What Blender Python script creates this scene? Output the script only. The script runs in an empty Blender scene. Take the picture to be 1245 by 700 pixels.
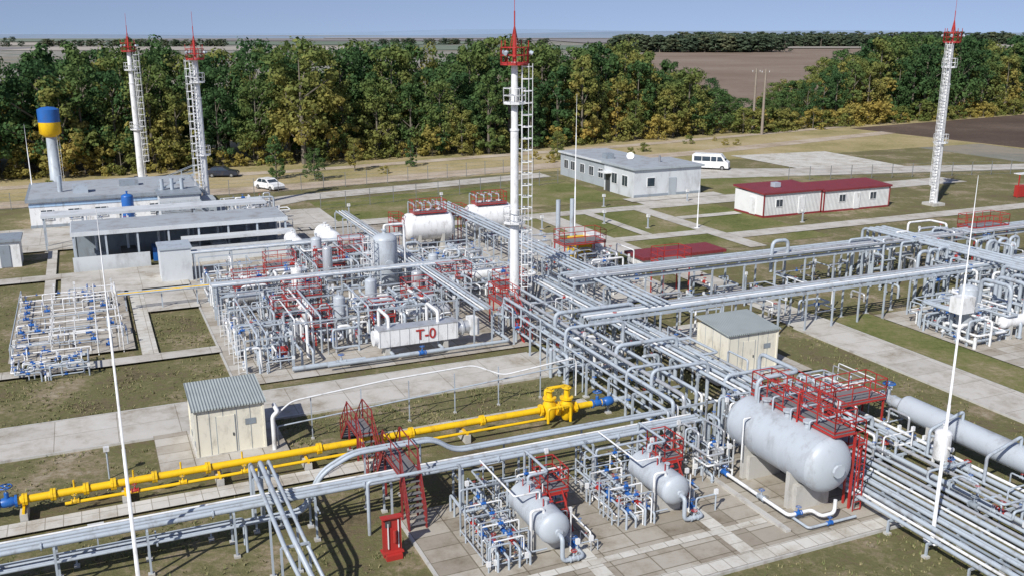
import bpy, math, random
from mathutils import Vector, Matrix
R=random.Random(11)
YAW=math.radians(24); CY,SY=math.cos(YAW),math.sin(YAW)
sc=bpy.context.scene
def W(a,b,z=0): return Vector((a*CY-b*SY, a*SY+b*CY, z))
def UW(x,y): return (x*CY+y*SY, -x*SY+y*CY)
# ---------------------------------------------------------------- materials
def newmat(n):
    m=bpy.data.materials.new(n); m.use_nodes=True
    nt=m.node_tree; return m,nt,nt.nodes,nt.links,nt.nodes['Principled BSDF']
def ramp(N,stops):
    r=N.new('ShaderNodeValToRGB'); e=r.color_ramp.elements
    while len(e)<len(stops): e.new(.5)
    for i,(p,c) in enumerate(stops):
        e[i].position=p; e[i].color=(c[0],c[1],c[2],1)
    return r
def paint(n,col,rough=.45,metal=0.0,dirt=.25,dcol=(.22,.17,.12),scale=1.2):
    m,nt,N,L,P=newmat(n)
    tc=N.new('ShaderNodeTexCoord'); mp=N.new('ShaderNodeMapping'); mp.inputs['Scale'].default_value=(1,1,.45)
    ns=N.new('ShaderNodeTexNoise'); ns.inputs['Scale'].default_value=scale*1.6; ns.inputs['Detail'].default_value=7; ns.inputs['Roughness'].default_value=.68
    L.new(tc.outputs['Object'],mp.inputs['Vector']); L.new(mp.outputs[0],ns.inputs['Vector'])
    d=tuple(col[i]*.75*(1-dirt)+dcol[i]*dirt for i in range(3))
    r=ramp(N,[(.32,d),(.48,col),(.75,tuple(min(1,c*1.08) for c in col))]); L.new(ns.outputs['Fac'],r.inputs['Fac']); L.new(r.outputs['Color'],P.inputs['Base Color'])
    rr=N.new('ShaderNodeMath'); rr.operation='MULTIPLY_ADD'; rr.inputs[1].default_value=-.3; rr.inputs[2].default_value=rough+.15; L.new(ns.outputs['Fac'],rr.inputs[0]); L.new(rr.outputs[0],P.inputs['Roughness'])
    P.inputs['Metallic'].default_value=metal
    return m
GREY=paint('pipe_grey_paint',(.39,.44,.49),.45)
GREY2=paint('pipe_dark_grey_paint',(.25,.29,.33),.48)
WHITE=paint('white_paint',(.74,.75,.75),.45,dirt=.28)
SILV=paint('insulation_cladding',(.55,.57,.59),.36,.45)
TANK=paint('tank_grey_paint',(.43,.47,.51),.42,dirt=.22,scale=.6)
RED=paint('red_paint',(.40,.03,.025),.5,dirt=.2)
DRED=paint('dark_red_paint',(.24,.025,.025),.55,dirt=.2)
BLUE=paint('blue_paint',(.02,.12,.40),.4,dirt=.1)
YEL=paint('yellow_paint',(.80,.50,.01),.4,dirt=.14)
CREAM=paint('cream_panel',(.72,.69,.58),.5,dirt=.16)
DARK=paint('dark_metal',(.06,.065,.07),.5)
GRAT=paint('walkway_grating',(.17,.17,.175),.6)
STEEL=paint('galvanised_steel',(.36,.37,.38),.4,.6)
CONC0=paint('cast_concrete',(.46,.45,.42),.8,dirt=.35,scale=.8)
RUB=paint('rubber',(.02,.02,.02),.8)
BRICKW=paint('grey_siding',(.36,.40,.43),.6,dirt=.1,scale=.4)
BRICKW2=paint('light_siding',(.56,.59,.61),.6,dirt=.1,scale=.4)
ROOFG=paint('flat_roof_felt',(.33,.36,.39),.8,dirt=.3,scale=.5)
MAROON=paint('maroon_metal',(.24,.03,.035),.5)
WOOD=paint('weathered_wood',(.26,.22,.18),.8,dirt=.3,scale=2)
SKYB=paint('sky_blue_trim',(.35,.5,.68))
def glassm():
    m,nt,N,L,P=newmat('window_glass'); P.inputs['Base Color'].default_value=(.03,.045,.06,1); P.inputs['Roughness'].default_value=.08; P.inputs['Specular IOR Level'].default_value=.8; return m
GLASS=glassm()
def corr(n,col,axis=0,sc_=14):
    m,nt,N,L,P=newmat(n); tc=N.new('ShaderNodeTexCoord'); w=N.new('ShaderNodeTexWave'); w.bands_direction='XY'[axis]; w.inputs['Scale'].default_value=sc_/6.28*1.0
    L.new(tc.outputs['Object'],w.inputs['Vector']); b=N.new('ShaderNodeBump'); b.inputs['Strength'].default_value=.8; b.inputs['Distance'].default_value=.04
    L.new(w.outputs['Fac'],b.inputs['Height']); L.new(b.outputs['Normal'],P.inputs['Normal'])
    ns=N.new('ShaderNodeTexNoise'); ns.inputs['Scale'].default_value=1.1; ns.inputs['Detail'].default_value=5; L.new(tc.outputs['Object'],ns.inputs['Vector'])
    mm=N.new('ShaderNodeMath'); mm.operation='MULTIPLY_ADD'; mm.inputs[1].default_value=.5; L.new(w.outputs['Fac'],mm.inputs[0]); L.new(ns.outputs['Fac'],mm.inputs[2])
    r=ramp(N,[(.3,tuple(c*.7 for c in col)),(.9,col)]); L.new(mm.outputs[0],r.inputs['Fac']); L.new(r.outputs['Color'],P.inputs['Base Color']); P.inputs['Roughness'].default_value=.5
    return m
CORR=corr('corrugated_roof',(.36,.40,.39))
CORRM=corr('corrugated_maroon',(.24,.035,.04))
CORRW=corr('ribbed_white_wall',(.76,.77,.76),0,10)
def groundmat(n,stops,big=.05,fine=3.0,bump=.5):
    m,nt,N,L,P=newmat(n)
    g=N.new('ShaderNodeNewGeometry')
    n1=N.new('ShaderNodeTexNoise'); n1.inputs['Scale'].default_value=big; n1.inputs['Detail'].default_value=10; n1.inputs['Roughness'].default_value=.7
    n2=N.new('ShaderNodeTexNoise'); n2.inputs['Scale'].default_value=fine; n2.inputs['Detail'].default_value=8; n2.inputs['Roughness'].default_value=.78
    L.new(g.outputs['Position'],n1.inputs['Vector']); L.new(g.outputs['Position'],n2.inputs['Vector'])
    ad=N.new('ShaderNodeMath'); ad.operation='MULTIPLY_ADD'; ad.inputs[1].default_value=.7; L.new(n2.outputs['Fac'],ad.inputs[0])
    mu=N.new('ShaderNodeMath'); mu.operation='MULTIPLY_ADD'; mu.inputs[1].default_value=1.2; mu.inputs[2].default_value=-.45; L.new(n1.outputs['Fac'],mu.inputs[0]); L.new(mu.outputs[0],ad.inputs[2])
    r=ramp(N,stops); L.new(ad.outputs[0],r.inputs['Fac']); L.new(r.outputs['Color'],P.inputs['Base Color'])
    P.inputs['Roughness'].default_value=.95; P.inputs['Specular IOR Level'].default_value=.1
    b=N.new('ShaderNodeBump'); b.inputs['Strength'].default_value=bump; b.inputs['Distance'].default_value=.12; L.new(n2.outputs['Fac'],b.inputs['Height']); L.new(b.outputs['Normal'],P.inputs['Normal'])
    return m
GRASS=groundmat('dry_grass_soil',[(.28,(.105,.088,.05)),(.38,(.165,.135,.08)),(.46,(.135,.135,.058)),(.54,(.18,.165,.085)),(.62,(.25,.205,.13)),(.74,(.36,.31,.23))],.2,2.6,.8)
GREENG=groundmat('green_lawn',[(.28,(.085,.10,.03)),(.42,(.135,.15,.05)),(.53,(.18,.175,.075)),(.62,(.23,.20,.11)),(.74,(.33,.28,.18))],.14,3)
STRAW=groundmat('straw_ground',[(.3,(.19,.18,.07)),(.42,(.29,.25,.12)),(.55,(.38,.31,.17)),(.7,(.43,.37,.25))],.05,2)
SOIL=groundmat('ploughed_soil',[(.3,(.07,.05,.04)),(.5,(.10,.073,.058)),(.7,(.15,.115,.09))],.03,1.5)
FIELD=groundmat('harvested_field',[(.3,(.18,.135,.10)),(.5,(.225,.175,.135)),(.7,(.27,.22,.18))],.008,.3)
DIRT=groundmat('dirt_road_surface',[(.3,(.30,.24,.17)),(.5,(.42,.35,.27)),(.7,(.5,.44,.36))],.2,3)
FAR=groundmat('far_steppe',[(.3,(.16,.17,.13)),(.42,(.27,.24,.19)),(.5,(.19,.19,.16)),(.6,(.31,.29,.26)),(.7,(.17,.19,.16))],.0025,.01,.1)  # far ground tones, here and below, have distance haze mixed into the colour
FARG=groundmat('far_green_field',[(.3,(.13,.17,.13)),(.7,(.20,.23,.18))],.004,.02,.1)
FART=groundmat('far_stubble_field',[(.3,(.34,.31,.27)),(.7,(.42,.38,.33))],.004,.02,.1)
FARB=groundmat('far_bare_field',[(.3,(.20,.19,.19)),(.7,(.26,.24,.235))],.004,.02,.1)
def slabs(n,c1,c2,w=2.0,h=1.0,mortar=.025,mc=(.16,.14,.10)):
    m,nt,N,L,P=newmat(n); g=N.new('ShaderNodeTexCoord')
    br=N.new('ShaderNodeTexBrick'); br.inputs['Scale'].default_value=1; br.inputs['Brick Width'].default_value=w; br.inputs['Row Height'].default_value=h; br.inputs['Mortar Size'].default_value=mortar; br.offset=0.0
    br.inputs['Color1'].default_value=(*c1,1); br.inputs['Color2'].default_value=(*c2,1); br.inputs['Mortar'].default_value=(*mc,1)
    L.new(g.outputs['Object'],br.inputs['Vector'])
    ns=N.new('ShaderNodeTexNoise'); ns.inputs['Scale'].default_value=.4; ns.inputs['Detail'].default_value=13; ns.inputs['Roughness'].default_value=.75; L.new(g.outputs['Object'],ns.inputs['Vector'])
    r=ramp(N,[(.32,(.45,.40,.32)),(.42,(.80,.76,.70)),(.52,(1.0,.99,.97)),(.7,(1.1,1.1,1.1))]); L.new(ns.outputs['Fac'],r.inputs['Fac'])
    mx=N.new('ShaderNodeMix'); mx.data_type='RGBA'; mx.blend_type='MULTIPLY'; mx.inputs[0].default_value=1
    L.new(br.outputs['Color'],mx.inputs[6]); L.new(r.outputs['Color'],mx.inputs[7]); L.new(mx.outputs[2],P.inputs['Base Color']); P.inputs['Roughness'].default_value=.9
    b=N.new('ShaderNodeBump'); b.inputs['Strength'].default_value=.4; b.inputs['Distance'].default_value=.03; L.new(ns.outputs['Fac'],b.inputs['Height']); L.new(b.outputs['Normal'],P.inputs['Normal'])
    return m
SLAB=slabs('concrete_path_slabs',(.50,.485,.45),(.44,.425,.39),3,2.1,.02,(.26,.24,.2))
PAD=slabs('concrete_pad_slabs',(.46,.44,.40),(.33,.30,.255),1.6,1.0,.025,(.2,.18,.14))
PADF=slabs('foreground_pad_slabs',(.42,.395,.345),(.27,.24,.195),1.6,1.0,.03,(.18,.16,.12))
PAVE=slabs('pale_kerb_tiles',(.58,.57,.53),(.51,.50,.46),.7,.7,.02,(.3,.28,.24))
# ---------------------------------------------------------------- mesh builder
def V3(p): return Vector(p)
class MB:
    def __init__(s,name,origin=None):
        s.n=name; s.V=[];s.F=[];s.M=[];s.S=[];s.mats=[];s.o=origin
    def mi(s,m):
        if m not in s.mats: s.mats.append(m)
        return s.mats.index(m)
    def add(s,vs,fs,mat,sm=False):
        k=len(s.V); i=s.mi(mat); s.V+= [tuple(v) for v in vs]
        for f in fs: s.F.append([q+k for q in f]); s.M.append(i); s.S.append(sm)
    def box(s,a0,b0,z0,a1,b1,z1,mat):
        if a1<a0:a0,a1=a1,a0
        if b1<b0:b0,b1=b1,b0
        v=[(a0,b0,z0),(a1,b0,z0),(a1,b1,z0),(a0,b1,z0),(a0,b0,z1),(a1,b0,z1),(a1,b1,z1),(a0,b1,z1)]
        s.add(v,[(3,2,1,0),(4,5,6,7),(0,1,5,4),(1,2,6,5),(2,3,7,6),(3,0,4,7)],mat)
    def cb(s,a,b,z,w,d,h,mat): s.box(a-w/2,b-d/2,z,a+w/2,b+d/2,z+h,mat)
    def beam(s,p,q,w,mat,h=None):
        p=V3(p);q=V3(q);d=(q-p)
        if d.length<1e-6:return
        d.normalize(); up=Vector((0,0,1)) if abs(d.z)<.95 else Vector((1,0,0))
        x=d.cross(up).normalized(); y=x.cross(d); h=h or w
        vs=[c+x*sx*w/2+y*sy*h/2 for c in (p,q) for sx,sy in ((-1,-1),(1,-1),(1,1),(-1,1))]
        s.add(vs,[(3,2,1,0),(4,5,6,7),(0,1,5,4),(1,2,6,5),(2,3,7,6),(3,0,4,7)],mat)
    def prof(s,p,d,pr,mat,seg=12,sm=True,capa=True,capb=True):
        p=V3(p);d=V3(d).normalized(); up=Vector((0,0,1)) if abs(d.z)<.95 else Vector((1,0,0))
        x=d.cross(up).normalized(); y=x.cross(d); vs=[];fs=[]
        cs=[(math.cos(2*math.pi*k/seg),math.sin(2*math.pi*k/seg)) for k in range(seg)]
        for t,r in pr:
            c=p+d*t
            for u,w in cs: vs.append(c+x*(u*r)+y*(w*r))
        for i in range(len(pr)-1):
            for k in range(seg):
                k2=(k+1)%seg; fs.append((i*seg+k2,i*seg+k,(i+1)*seg+k,(i+1)*seg+k2))
        s.add(vs,fs,mat,sm)
        if capa: s.add(vs[:seg],[tuple(range(seg))],mat)
        if capb: s.add(vs[-seg:],[tuple(reversed(range(seg)))],mat)
    def tube(s,p,q,r,mat,seg=8,r2=None,sm=True):
        p=V3(p);q=V3(q);l=(q-p).length
        if l<1e-5:return
        s.prof(p,q-p,[(0,r),(l,r if r2 is None else r2)],mat,seg,sm)
    def pipe(s,pts,r,mat,seg=8,bend=None):
        P=[V3(p) for p in pts]; Q=[P[0]]
        for i in range(1,len(P)-1):
            d1=(P[i]-P[i-1]);d2=(P[i+1]-P[i]); l1,l2=d1.length,d2.length
            if l1<1e-5 or l2<1e-5: continue
            d1/=l1;d2/=l2
            if d1.dot(d2)>.999: Q.append(P[i]);continue
            c=min(bend or 2.6*r,.45*l1,.45*l2); s0=P[i]-d1*c;s1=P[i]+d2*c
            for k in range(5):
                t=k/4; Q.append(s0*(1-t)**2+P[i]*2*t*(1-t)+s1*t*t)
        Q.append(P[-1])
        vs=[];fs=[];x=None
        for i,c in enumerate(Q):
            t=(Q[min(i+1,len(Q)-1)]-Q[max(i-1,0)])
            if t.length<1e-7: t=Vector((0,0,1))
            t.normalize()
            if x is None:
                up=Vector((0,0,1)) if abs(t.z)<.9 else Vector((1,0,0)); x=t.cross(up).normalized()
            else:
                x=(x-t*x.dot(t))
                x=x.normalized() if x.length>1e-5 else t.orthogonal().normalized()
            y=x.cross(t)
            for k in range(seg):
                an=2*math.pi*k/seg; vs.append(c+x*(r*math.cos(an))+y*(r*math.sin(an)))
        for i in range(len(Q)-1):
            for k in range(seg):
                k2=(k+1)%seg; fs.append((i*seg+k2,i*seg+k,(i+1)*seg+k,(i+1)*seg+k2))
        s.add(vs,fs,mat,True); s.add(vs[:seg],[tuple(range(seg))],mat); s.add(vs[-seg:],[tuple(reversed(range(seg)))],mat)
    def flange(s,p,d,r,mat):
        p=V3(p);d=V3(d).normalized(); s.prof(p-d*r*.3,d,[(0,r*1.6),(r*.6,r*1.6)],mat,10,False)
    def wheel(s,p,d,R0,mat):
        p=V3(p);d=V3(d).normalized(); x=d.orthogonal().normalized();y=d.cross(x)
        pts=[p+x*R0*math.cos(2*math.pi*k/10)+y*R0*math.sin(2*math.pi*k/10) for k in range(11)]
        s.pipe(pts,R0*.11,mat,4,bend=.001); s.beam(p-x*R0,p+x*R0,R0*.14,mat); s.beam(p-y*R0,p+y*R0,R0*.14,mat)
    def valve(s,p,d,r,mat,up=(0,0,1),wm=None):
        p=V3(p);d=V3(d).normalized();up=V3(up)
        for k in(-1,1): s.flange(p+d*k*r*2.0,d,r,mat)
        s.prof(p-d*r*1.8,d,[(0,r*1.0),(r*.9,r*1.35),(r*2.7,r*1.35),(r*3.6,r*1.0)],mat,8)
        s.tube(p,p+up*r*2.6,r*.6,mat,6); s.tube(p+up*r*2.6,p+up*r*4.6,r*.22,GREY,5); s.wheel(p+up*r*4.2,up,r*1.6,wm or mat)
    def post(s,a,b,z,mat,w=.09,base=True):
        s.beam((a,b,0),(a,b,z),w,mat)
        if base: s.cb(a,b,0,w*3,w*3,.10,CONC0)
    def rail(s,pts,mat,h=1.0,r=.02,step=1.0):
        pts=[V3(p) for p in pts]
        for i in range(len(pts)-1):
            p,q=pts[i],pts[i+1]; n=max(1,round((q-p).length/step))
            for k in range(n+1):
                c=p.lerp(q,k/n); s.beam(c,c+Vector((0,0,h)),r*2,mat)
            for hh in (h,h*.52): s.beam(p+Vector((0,0,hh)),q+Vector((0,0,hh)),r*2,mat)
            s.beam(p+Vector((0,0,.06)),q+Vector((0,0,.06)),r,mat,.07)
    def platform(s,a0,b0,a1,b1,z,mat,legs=True,h=1.0,sides='NSEW',lw=.08):
        s.box(a0,b0,z-.05,a1,b1,z,GRAT)
        for (p,q) in (((a0,b0),(a1,b0)),((a0,b1),(a1,b1)),((a0,b0),(a0,b1)),((a1,b0),(a1,b1))): s.beam((*p,z-.1),(*q,z-.1),.08,mat)
        if legs:
            for a in(a0+.06,a1-.06):
                for b in(b0+.06,b1-.06): s.post(a,b,z-.1,mat,lw)
        if 'S' in sides: s.rail([(a0,b0,z),(a1,b0,z)],mat,h)
        if 'N' in sides: s.rail([(a0,b1,z),(a1,b1,z)],mat,h)
        if 'W' in sides: s.rail([(a0,b0,z),(a0,b1,z)],mat,h)
        if 'E' in sides: s.rail([(a1,b0,z),(a1,b1,z)],mat,h)
    def stairs(s,p,q,w,mat,n=None):
        p=V3(p);q=V3(q); hd=Vector((q.x-p.x,q.y-p.y,0)).normalized(); sd=Vector((-hd.y,hd.x,0)); n=n or max(3,int(abs(q.z-p.z)/.22))
        for k in(-1,1):
            s.beam(p+sd*w/2*k,q+sd*w/2*k,.04,mat,.16)
            s.beam(p+sd*w/2*k+Vector((0,0,1)),q+sd*w/2*k+Vector((0,0,1)),.04,mat); s.beam(p+sd*w/2*k+Vector((0,0,.5)),q+sd*w/2*k+Vector((0,0,.5)),.03,mat)
            for i in range(4):
                c=p.lerp(q,i/3)+sd*w/2*k; s.beam(c,c+Vector((0,0,1)),.04,mat)
        for i in range(n):
            c=p.lerp(q,(i+.5)/n); s.beam(c-sd*w/2,c+sd*w/2,.2,GRAT,.03)
    def ladder(s,a,b,z0,z1,mat,d=(0,-1),w=.42,cage=True,r=.02):
        dx,dy=d; sx,sy=-dy,dx
        for k in(-1,1): s.beam((a+sx*w/2*k,b+sy*w/2*k,z0),(a+sx*w/2*k,b+sy*w/2*k,z1),r*2,mat)
        z=z0+.2
        while z<z1: s.beam((a-sx*w/2,b-sy*w/2,z),(a+sx*w/2,b+sy*w/2,z),r*1.3,mat); z+=.35
        if cage:
            z=z0+2.2
            C=[(-.5,0),(-.5,.45),(-.2,.72),(.2,.72),(.5,.45),(.5,0)]
            P=[(a+sx*u*w*1.5+dx*v,b+sy*u*w*1.5+dy*v) for u,v in C]
            while z<z1:
                for i in range(5): s.beam((*P[i],z),(*P[i+1],z),.03,mat,.06)
                z+=.8
            for i in (0,1,2,3,4,5): s.beam((*P[i],z0+2.2),(*P[i],z1),.03,mat)
    def hvessel(s,p,q,r,mat,saddle=CONC0,seg=28,nozz=True):
        p=V3(p);q=V3(q);l=(q-p).length;d=(q-p)/l; h=r*.5
        pr=[(-h,r*.02)]+[(-h*math.cos(t),r*math.sin(t)) for t in [math.pi/2*k/6 for k in range(1,6)]]+[(-.01,r)]+[(l*k/6,r) for k in range(0,7)]+[(l+.01,r)]+[(l+h*math.sin(t),r*math.cos(t)) for t in [math.pi/2*k/6 for k in range(1,6)]]+[(l+h,r*.02)]
        s.prof(p,d,pr,mat,seg)
        for t in(0.0,.33,.66,1.0): s.prof(p+d*(l*t-.012),d,[(0,r*1.008),(.024,r*1.008)],mat,seg,False)
        sd=Vector((-d.y,d.x,0))
        for t in(.2,.8):
            c=p.lerp(q,t); ch=[c+sd*x*r*.9+d*y*.12 for x in(-1,1) for y in(-1,1)]
            zt=c.z-r*.5
            vs=[(v.x,v.y,0) for v in ch]+[(v.x,v.y,zt) for v in ch]
            s.add(vs,[(0,2,3,1),(4,5,7,6),(0,1,5,4),(1,3,7,5),(3,2,6,7),(2,0,4,6)],saddle)
        if nozz:
            for t in(.25,.5,.78):
                c=p.lerp(q,t)+Vector((0,0,r*.9)); s.tube(c,c+Vector((0,0,r*.1+.25)),r*.12,mat,10); s.flange(c+Vector((0,0,r*.1+.25)),(0,0,1),r*.12,mat)
            c=p-d*h; s.tube(c+d*.05,c-d*.12,r*.15,mat,12); s.flange(c-d*.12,d,r*.15,mat)
    def vvessel(s,a,b,z0,z1,r,mat,seg=24):
        h=r*.5; pr=[(0,r*.03)]+[(h-h*math.cos(math.pi/2*k/5),r*math.sin(math.pi/2*k/5)) for k in range(1,6)]+[(h+(z1-z0-2*h)*.5,r)]+[(z1-z0-h+h*math.sin(math.pi/2*k/5),r*math.cos(math.pi/2*k/5)) for k in range(0,5)]+[(z1-z0,r*.03)]
        s.prof((a,b,z0),(0,0,1),pr,mat,seg)
        for z in(z0+h,z1-h): s.prof((a,b,z-.012),(0,0,1),[(0,r*1.01),(.024,r*1.01)],mat,seg,False)
        for k in range(3):
            an=k*2.09+.5; s.post(a+math.cos(an)*r*.85,b+math.sin(an)*r*.85,z0+h,mat,.1)
        s.tube((a,b,z1-.02),(a,b,z1+.25),r*.15,mat,10); s.flange((a,b,z1+.25),(0,0,1),r*.15,mat)
        s.tube((a,b-r*.9,z0+.5*(z1-z0)),(a,b-r-.2,z0+.5*(z1-z0)),r*.2,mat,10); s.flange((a,b-r-.2,z0+.5*(z1-z0)),(0,1,0),r*.2,mat)
    def finish(s,parent=None):
        if s.o is None:
            xs=[v[0] for v in s.V];ys=[v[1] for v in s.V]; s.o=((min(xs)+max(xs))/2,(min(ys)+max(ys))/2)
        ox,oy=s.o
        me=bpy.data.meshes.new(s.n); me.from_pydata([(x-ox,y-oy,z) for x,y,z in s.V],[],s.F)
        for m in s.mats: me.materials.append(m)
        me.polygons.foreach_set('material_index',s.M); me.polygons.foreach_set('use_smooth',s.S); me.update()
        o=bpy.data.objects.new(s.n,me); sc.collection.objects.link(o); o.location=W(ox,oy,0); o.rotation_euler=(0,0,YAW)
        return o
# ---------------------------------------------------------------- ground
zc=[0.006]
def sheet(name,poly,mat,z=None):
    if z is None: zc[0]+=.004; z=zc[0]
    m=MB(name,(poly[0][0],poly[0][1])); m.add([(a,b,z) for a,b in poly],[tuple(range(len(poly)))],mat)
    return m.finish()
def rect(name,a0,b0,a1,b1,mat): return sheet(name,[(a0,b0),(a1,b0),(a1,b1),(a0,b1)],mat)
def grid_ground():
    m=MB('ground',(0,0)); L=[-7000,-3000,-1500]+[ -700+i*1400/40 for i in range(41)]+[1500,3000,7000]
    k=len(L); vs=[(x,y,0) for y in L for x in L]; fs=[(j*k+i,j*k+i+1,(j+1)*k+i+1,(j+1)*k+i) for j in range(k-1) for i in range(k-1)]
    m.add(vs,fs,FAR); m.finish()
grid_ground()
rect('plant_yard_ground',-80,10,135,126,GRASS)
rect('dry_grass_strip',-150,126,150,200,STRAW)
sheet('meadow',[(150,100),(330,100),(330,210),(150,200)],STRAW)
sheet('harvested_field',[(90,200),(330,180),(1150,620),(900,1100),(260,620)],FIELD)
sheet('ploughed_field',[(149,158),(152,112),(330,90),(330,190),(213,167)],SOIL)
fz=.2
for (x0,x1,y0,y1,mt) in((-1300,-560,1000,1250,FARB),(-540,-150,1030,1300,FART),(-140,120,1050,1400,FARG),(-1500,-700,1350,1700,FART),(-680,-100,1420,1900,FARG),(-1900,-900,1850,2500,FARG),(-850,200,2000,2600,FARB),(280,900,1150,1450,FART),(120,500,1650,2200,FARB),(600,1600,1700,2500,FARG),(-500,300,2650,2900,FART)):
    fz+=.1; sheet('distant_field',[UW(x0,y0),UW(x1,y0+30),UW(x1+(x1-x0)*.15,y1),UW(x0-50,y1-30)],mt,fz)
sheet('lawn',[(24,100),(60,100),(60,118),(24,114)],GREENG)
sheet('lawn',[(33,73),(68,73),(68,97),(33,97)],GREENG)
sheet('lawn',[(72,60),(125,60),(125,98),(72,98)],GRASS)
sheet('lawn',[(72,98),(95,98),(95,112),(72,112)],GREENG)
sheet('dirt_road',[(-60,124),(24,124),(60,128),(98,134),(150,146),(150,150),(98,138.5),(58,133),(22,129),(-60,129)],DIRT)
sheet('dirt_road',[(-60,139),(30,140),(90,148),(150,160),(150,162.5),(90,151),(30,143),(-60,142)],DIRT)
sheet('road',[(14,109),(24,115.5),(60,121),(60,125),(23,120),(8,116)],SLAB)
sheet('concrete_apron',[(97.5,107),(114,106.5),(116,128.5),(97.5,130)],PAVE)
sheet('road',[(72,112),(140,96),(140,101),(96,114),(72,124)],SLAB)
rect('road',60,93.5,110,98,SLAB)
rect('path',22,93.5,60,96,SLAB)
rect('path',44.5,52,47.2,93.5,SLAB); rect('path',57,72,59,93.5,SLAB); rect('path',47.2,79,57,81,SLAB)
rect('path',59,76,110,78.5,SLAB); rect('path',36,84,44.5,85.5,SLAB); rect('path',50.5,81,51.7,93.5,SLAB); rect('path',59,86.5,67,88,SLAB)
rect('building_apron',59.5,98,73,100.4,SLAB)
rect('process_yard_slab',6.6,53.9,30,97,PAD)
rect('process_yard_slab',30,60,42,92,SLAB)
rect('concrete_path',-45,48.4,29.5,52.6,SLAB)
rect('concrete_path',29.5,51.8,43.8,53.6,SLAB)
rect('concrete_road',43.8,12,47.2,52,SLAB)
rect('skid_pad',51,36,64,50,PAD)
rect('grass_verge',47.3,34,50.9,50.5,GREENG)
rect('foreground_pad',10.5,26.3,30.4,35.6,PADF)
rect('pad_border',10.5,26.3,30.4,27.05,PAVE)
rect('pad_border',29.65,27.05,30.4,35.6,PAVE); rect('pad_border',15.9,27.05,16.6,35.6,PAVE); rect('pad_border',21.9,27.05,22.6,35.6,PAVE)
rect('pad_border',10.5,28.6,24.5,29.0,PAVE)
rect('narrow_path',-20,40.2,12,41.3,PAVE); rect('narrow_path',12,43.3,24,44.1,PAVE)
rect('shed_pad',1.6,43.9,7.6,48.4,PAD)
rect('shed_pad',32,42.6,39,51.8,PAD)
rect('narrow_path',33.5,14,34.4,42,PAVE)
rect('path',-30,60.6,6.6,62,SLAB); rect('path',-4.2,62,-3.4,97,SLAB); rect('path',1.9,62,2.9,84,PAVE); rect('path',-30,85,6.6,87,SLAB); rect('path',-30,97,30,100,SLAB)
rect('manifold_pad',-5.8,63.5,1.6,79,PAD); rect('path',2.9,72,6.6,78,SLAB); rect('process_yard_slab',-3,79,6.6,85,SLAB)
rect('yard_apron',-20,100,24,109,SLAB)
KB=MB('kerb')
def kerb(a0,b0,a1,b1): KB.box(a0,b0,0,a1,b1,.13,CONC0)
for b in(48.3,52.6): kerb(-45,b,24.5,b+.12)
for a in(43.7,47.2): kerb(a,12,a+.12,50)
kerb(10.38,26.2,30.5,26.3);kerb(30.4,26.3,30.52,35.6);kerb(10.38,26.3,10.5,35.6);kerb(6.48,53,6.6,85);kerb(2.8,62,2.9,72)
KB.finish()
def tufts():
    m,nt,N,L,P=newmat('dry_grass_blades'); g=N.new('ShaderNodeNewGeometry')
    r=ramp(N,[(0,(.09,.12,.035)),(.4,(.17,.17,.07)),(.75,(.31,.26,.14)),(1,(.13,.16,.05))]); L.new(g.outputs['Random Per Island'],r.inputs['Fac']); L.new(r.outputs['Color'],P.inputs['Base Color']); P.inputs['Roughness'].default_value=.9
    t=MB('dry_grass_tufts',(0,0)); rr=random.Random(5); i=t.mi(m)
    for (a0,b0,a1,b1,n) in((-22,24,10.2,34.8,2600),(10.6,22,30,26.1,900),(-22,36.5,10.2,40,1500),(-22,42.6,1.5,48.2,1300),(7.8,44.2,24,48.2,1300),(-22,52.9,6.3,60.4,2300),(2.95,62.2,6.4,71.8,500),(38.5,14,43.5,50,1100),(47.4,20,50.8,50,1100),(30.6,18,40,44,900),(-22,62.2,-6,84,1200)):
        for _ in range(n):
            a=rr.uniform(a0,a1); b=rr.uniform(b0,b1)
            if math.sin(a*1.1+2*math.sin(b*.7))*math.sin(b*.9+1.3*math.sin(a*.5))+rr.uniform(-.7,.7)<-.1: continue
            s=rr.uniform(.05,.16)
            for k in range(5):
                an=rr.uniform(0,6.28); ca,sa=math.cos(an),math.sin(an); x=a+rr.uniform(-.07,.07); y=b+rr.uniform(-.07,.07)
                q=len(t.V); t.V+=[(x-sa*.03,y+ca*.03,0),(x+sa*.03,y-ca*.03,0),(x+ca*s*.7,y+sa*s*.7,s)]; t.F.append([q,q+1,q+2]); t.M.append(i); t.S.append(False)
    t.finish()
tufts()
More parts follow.
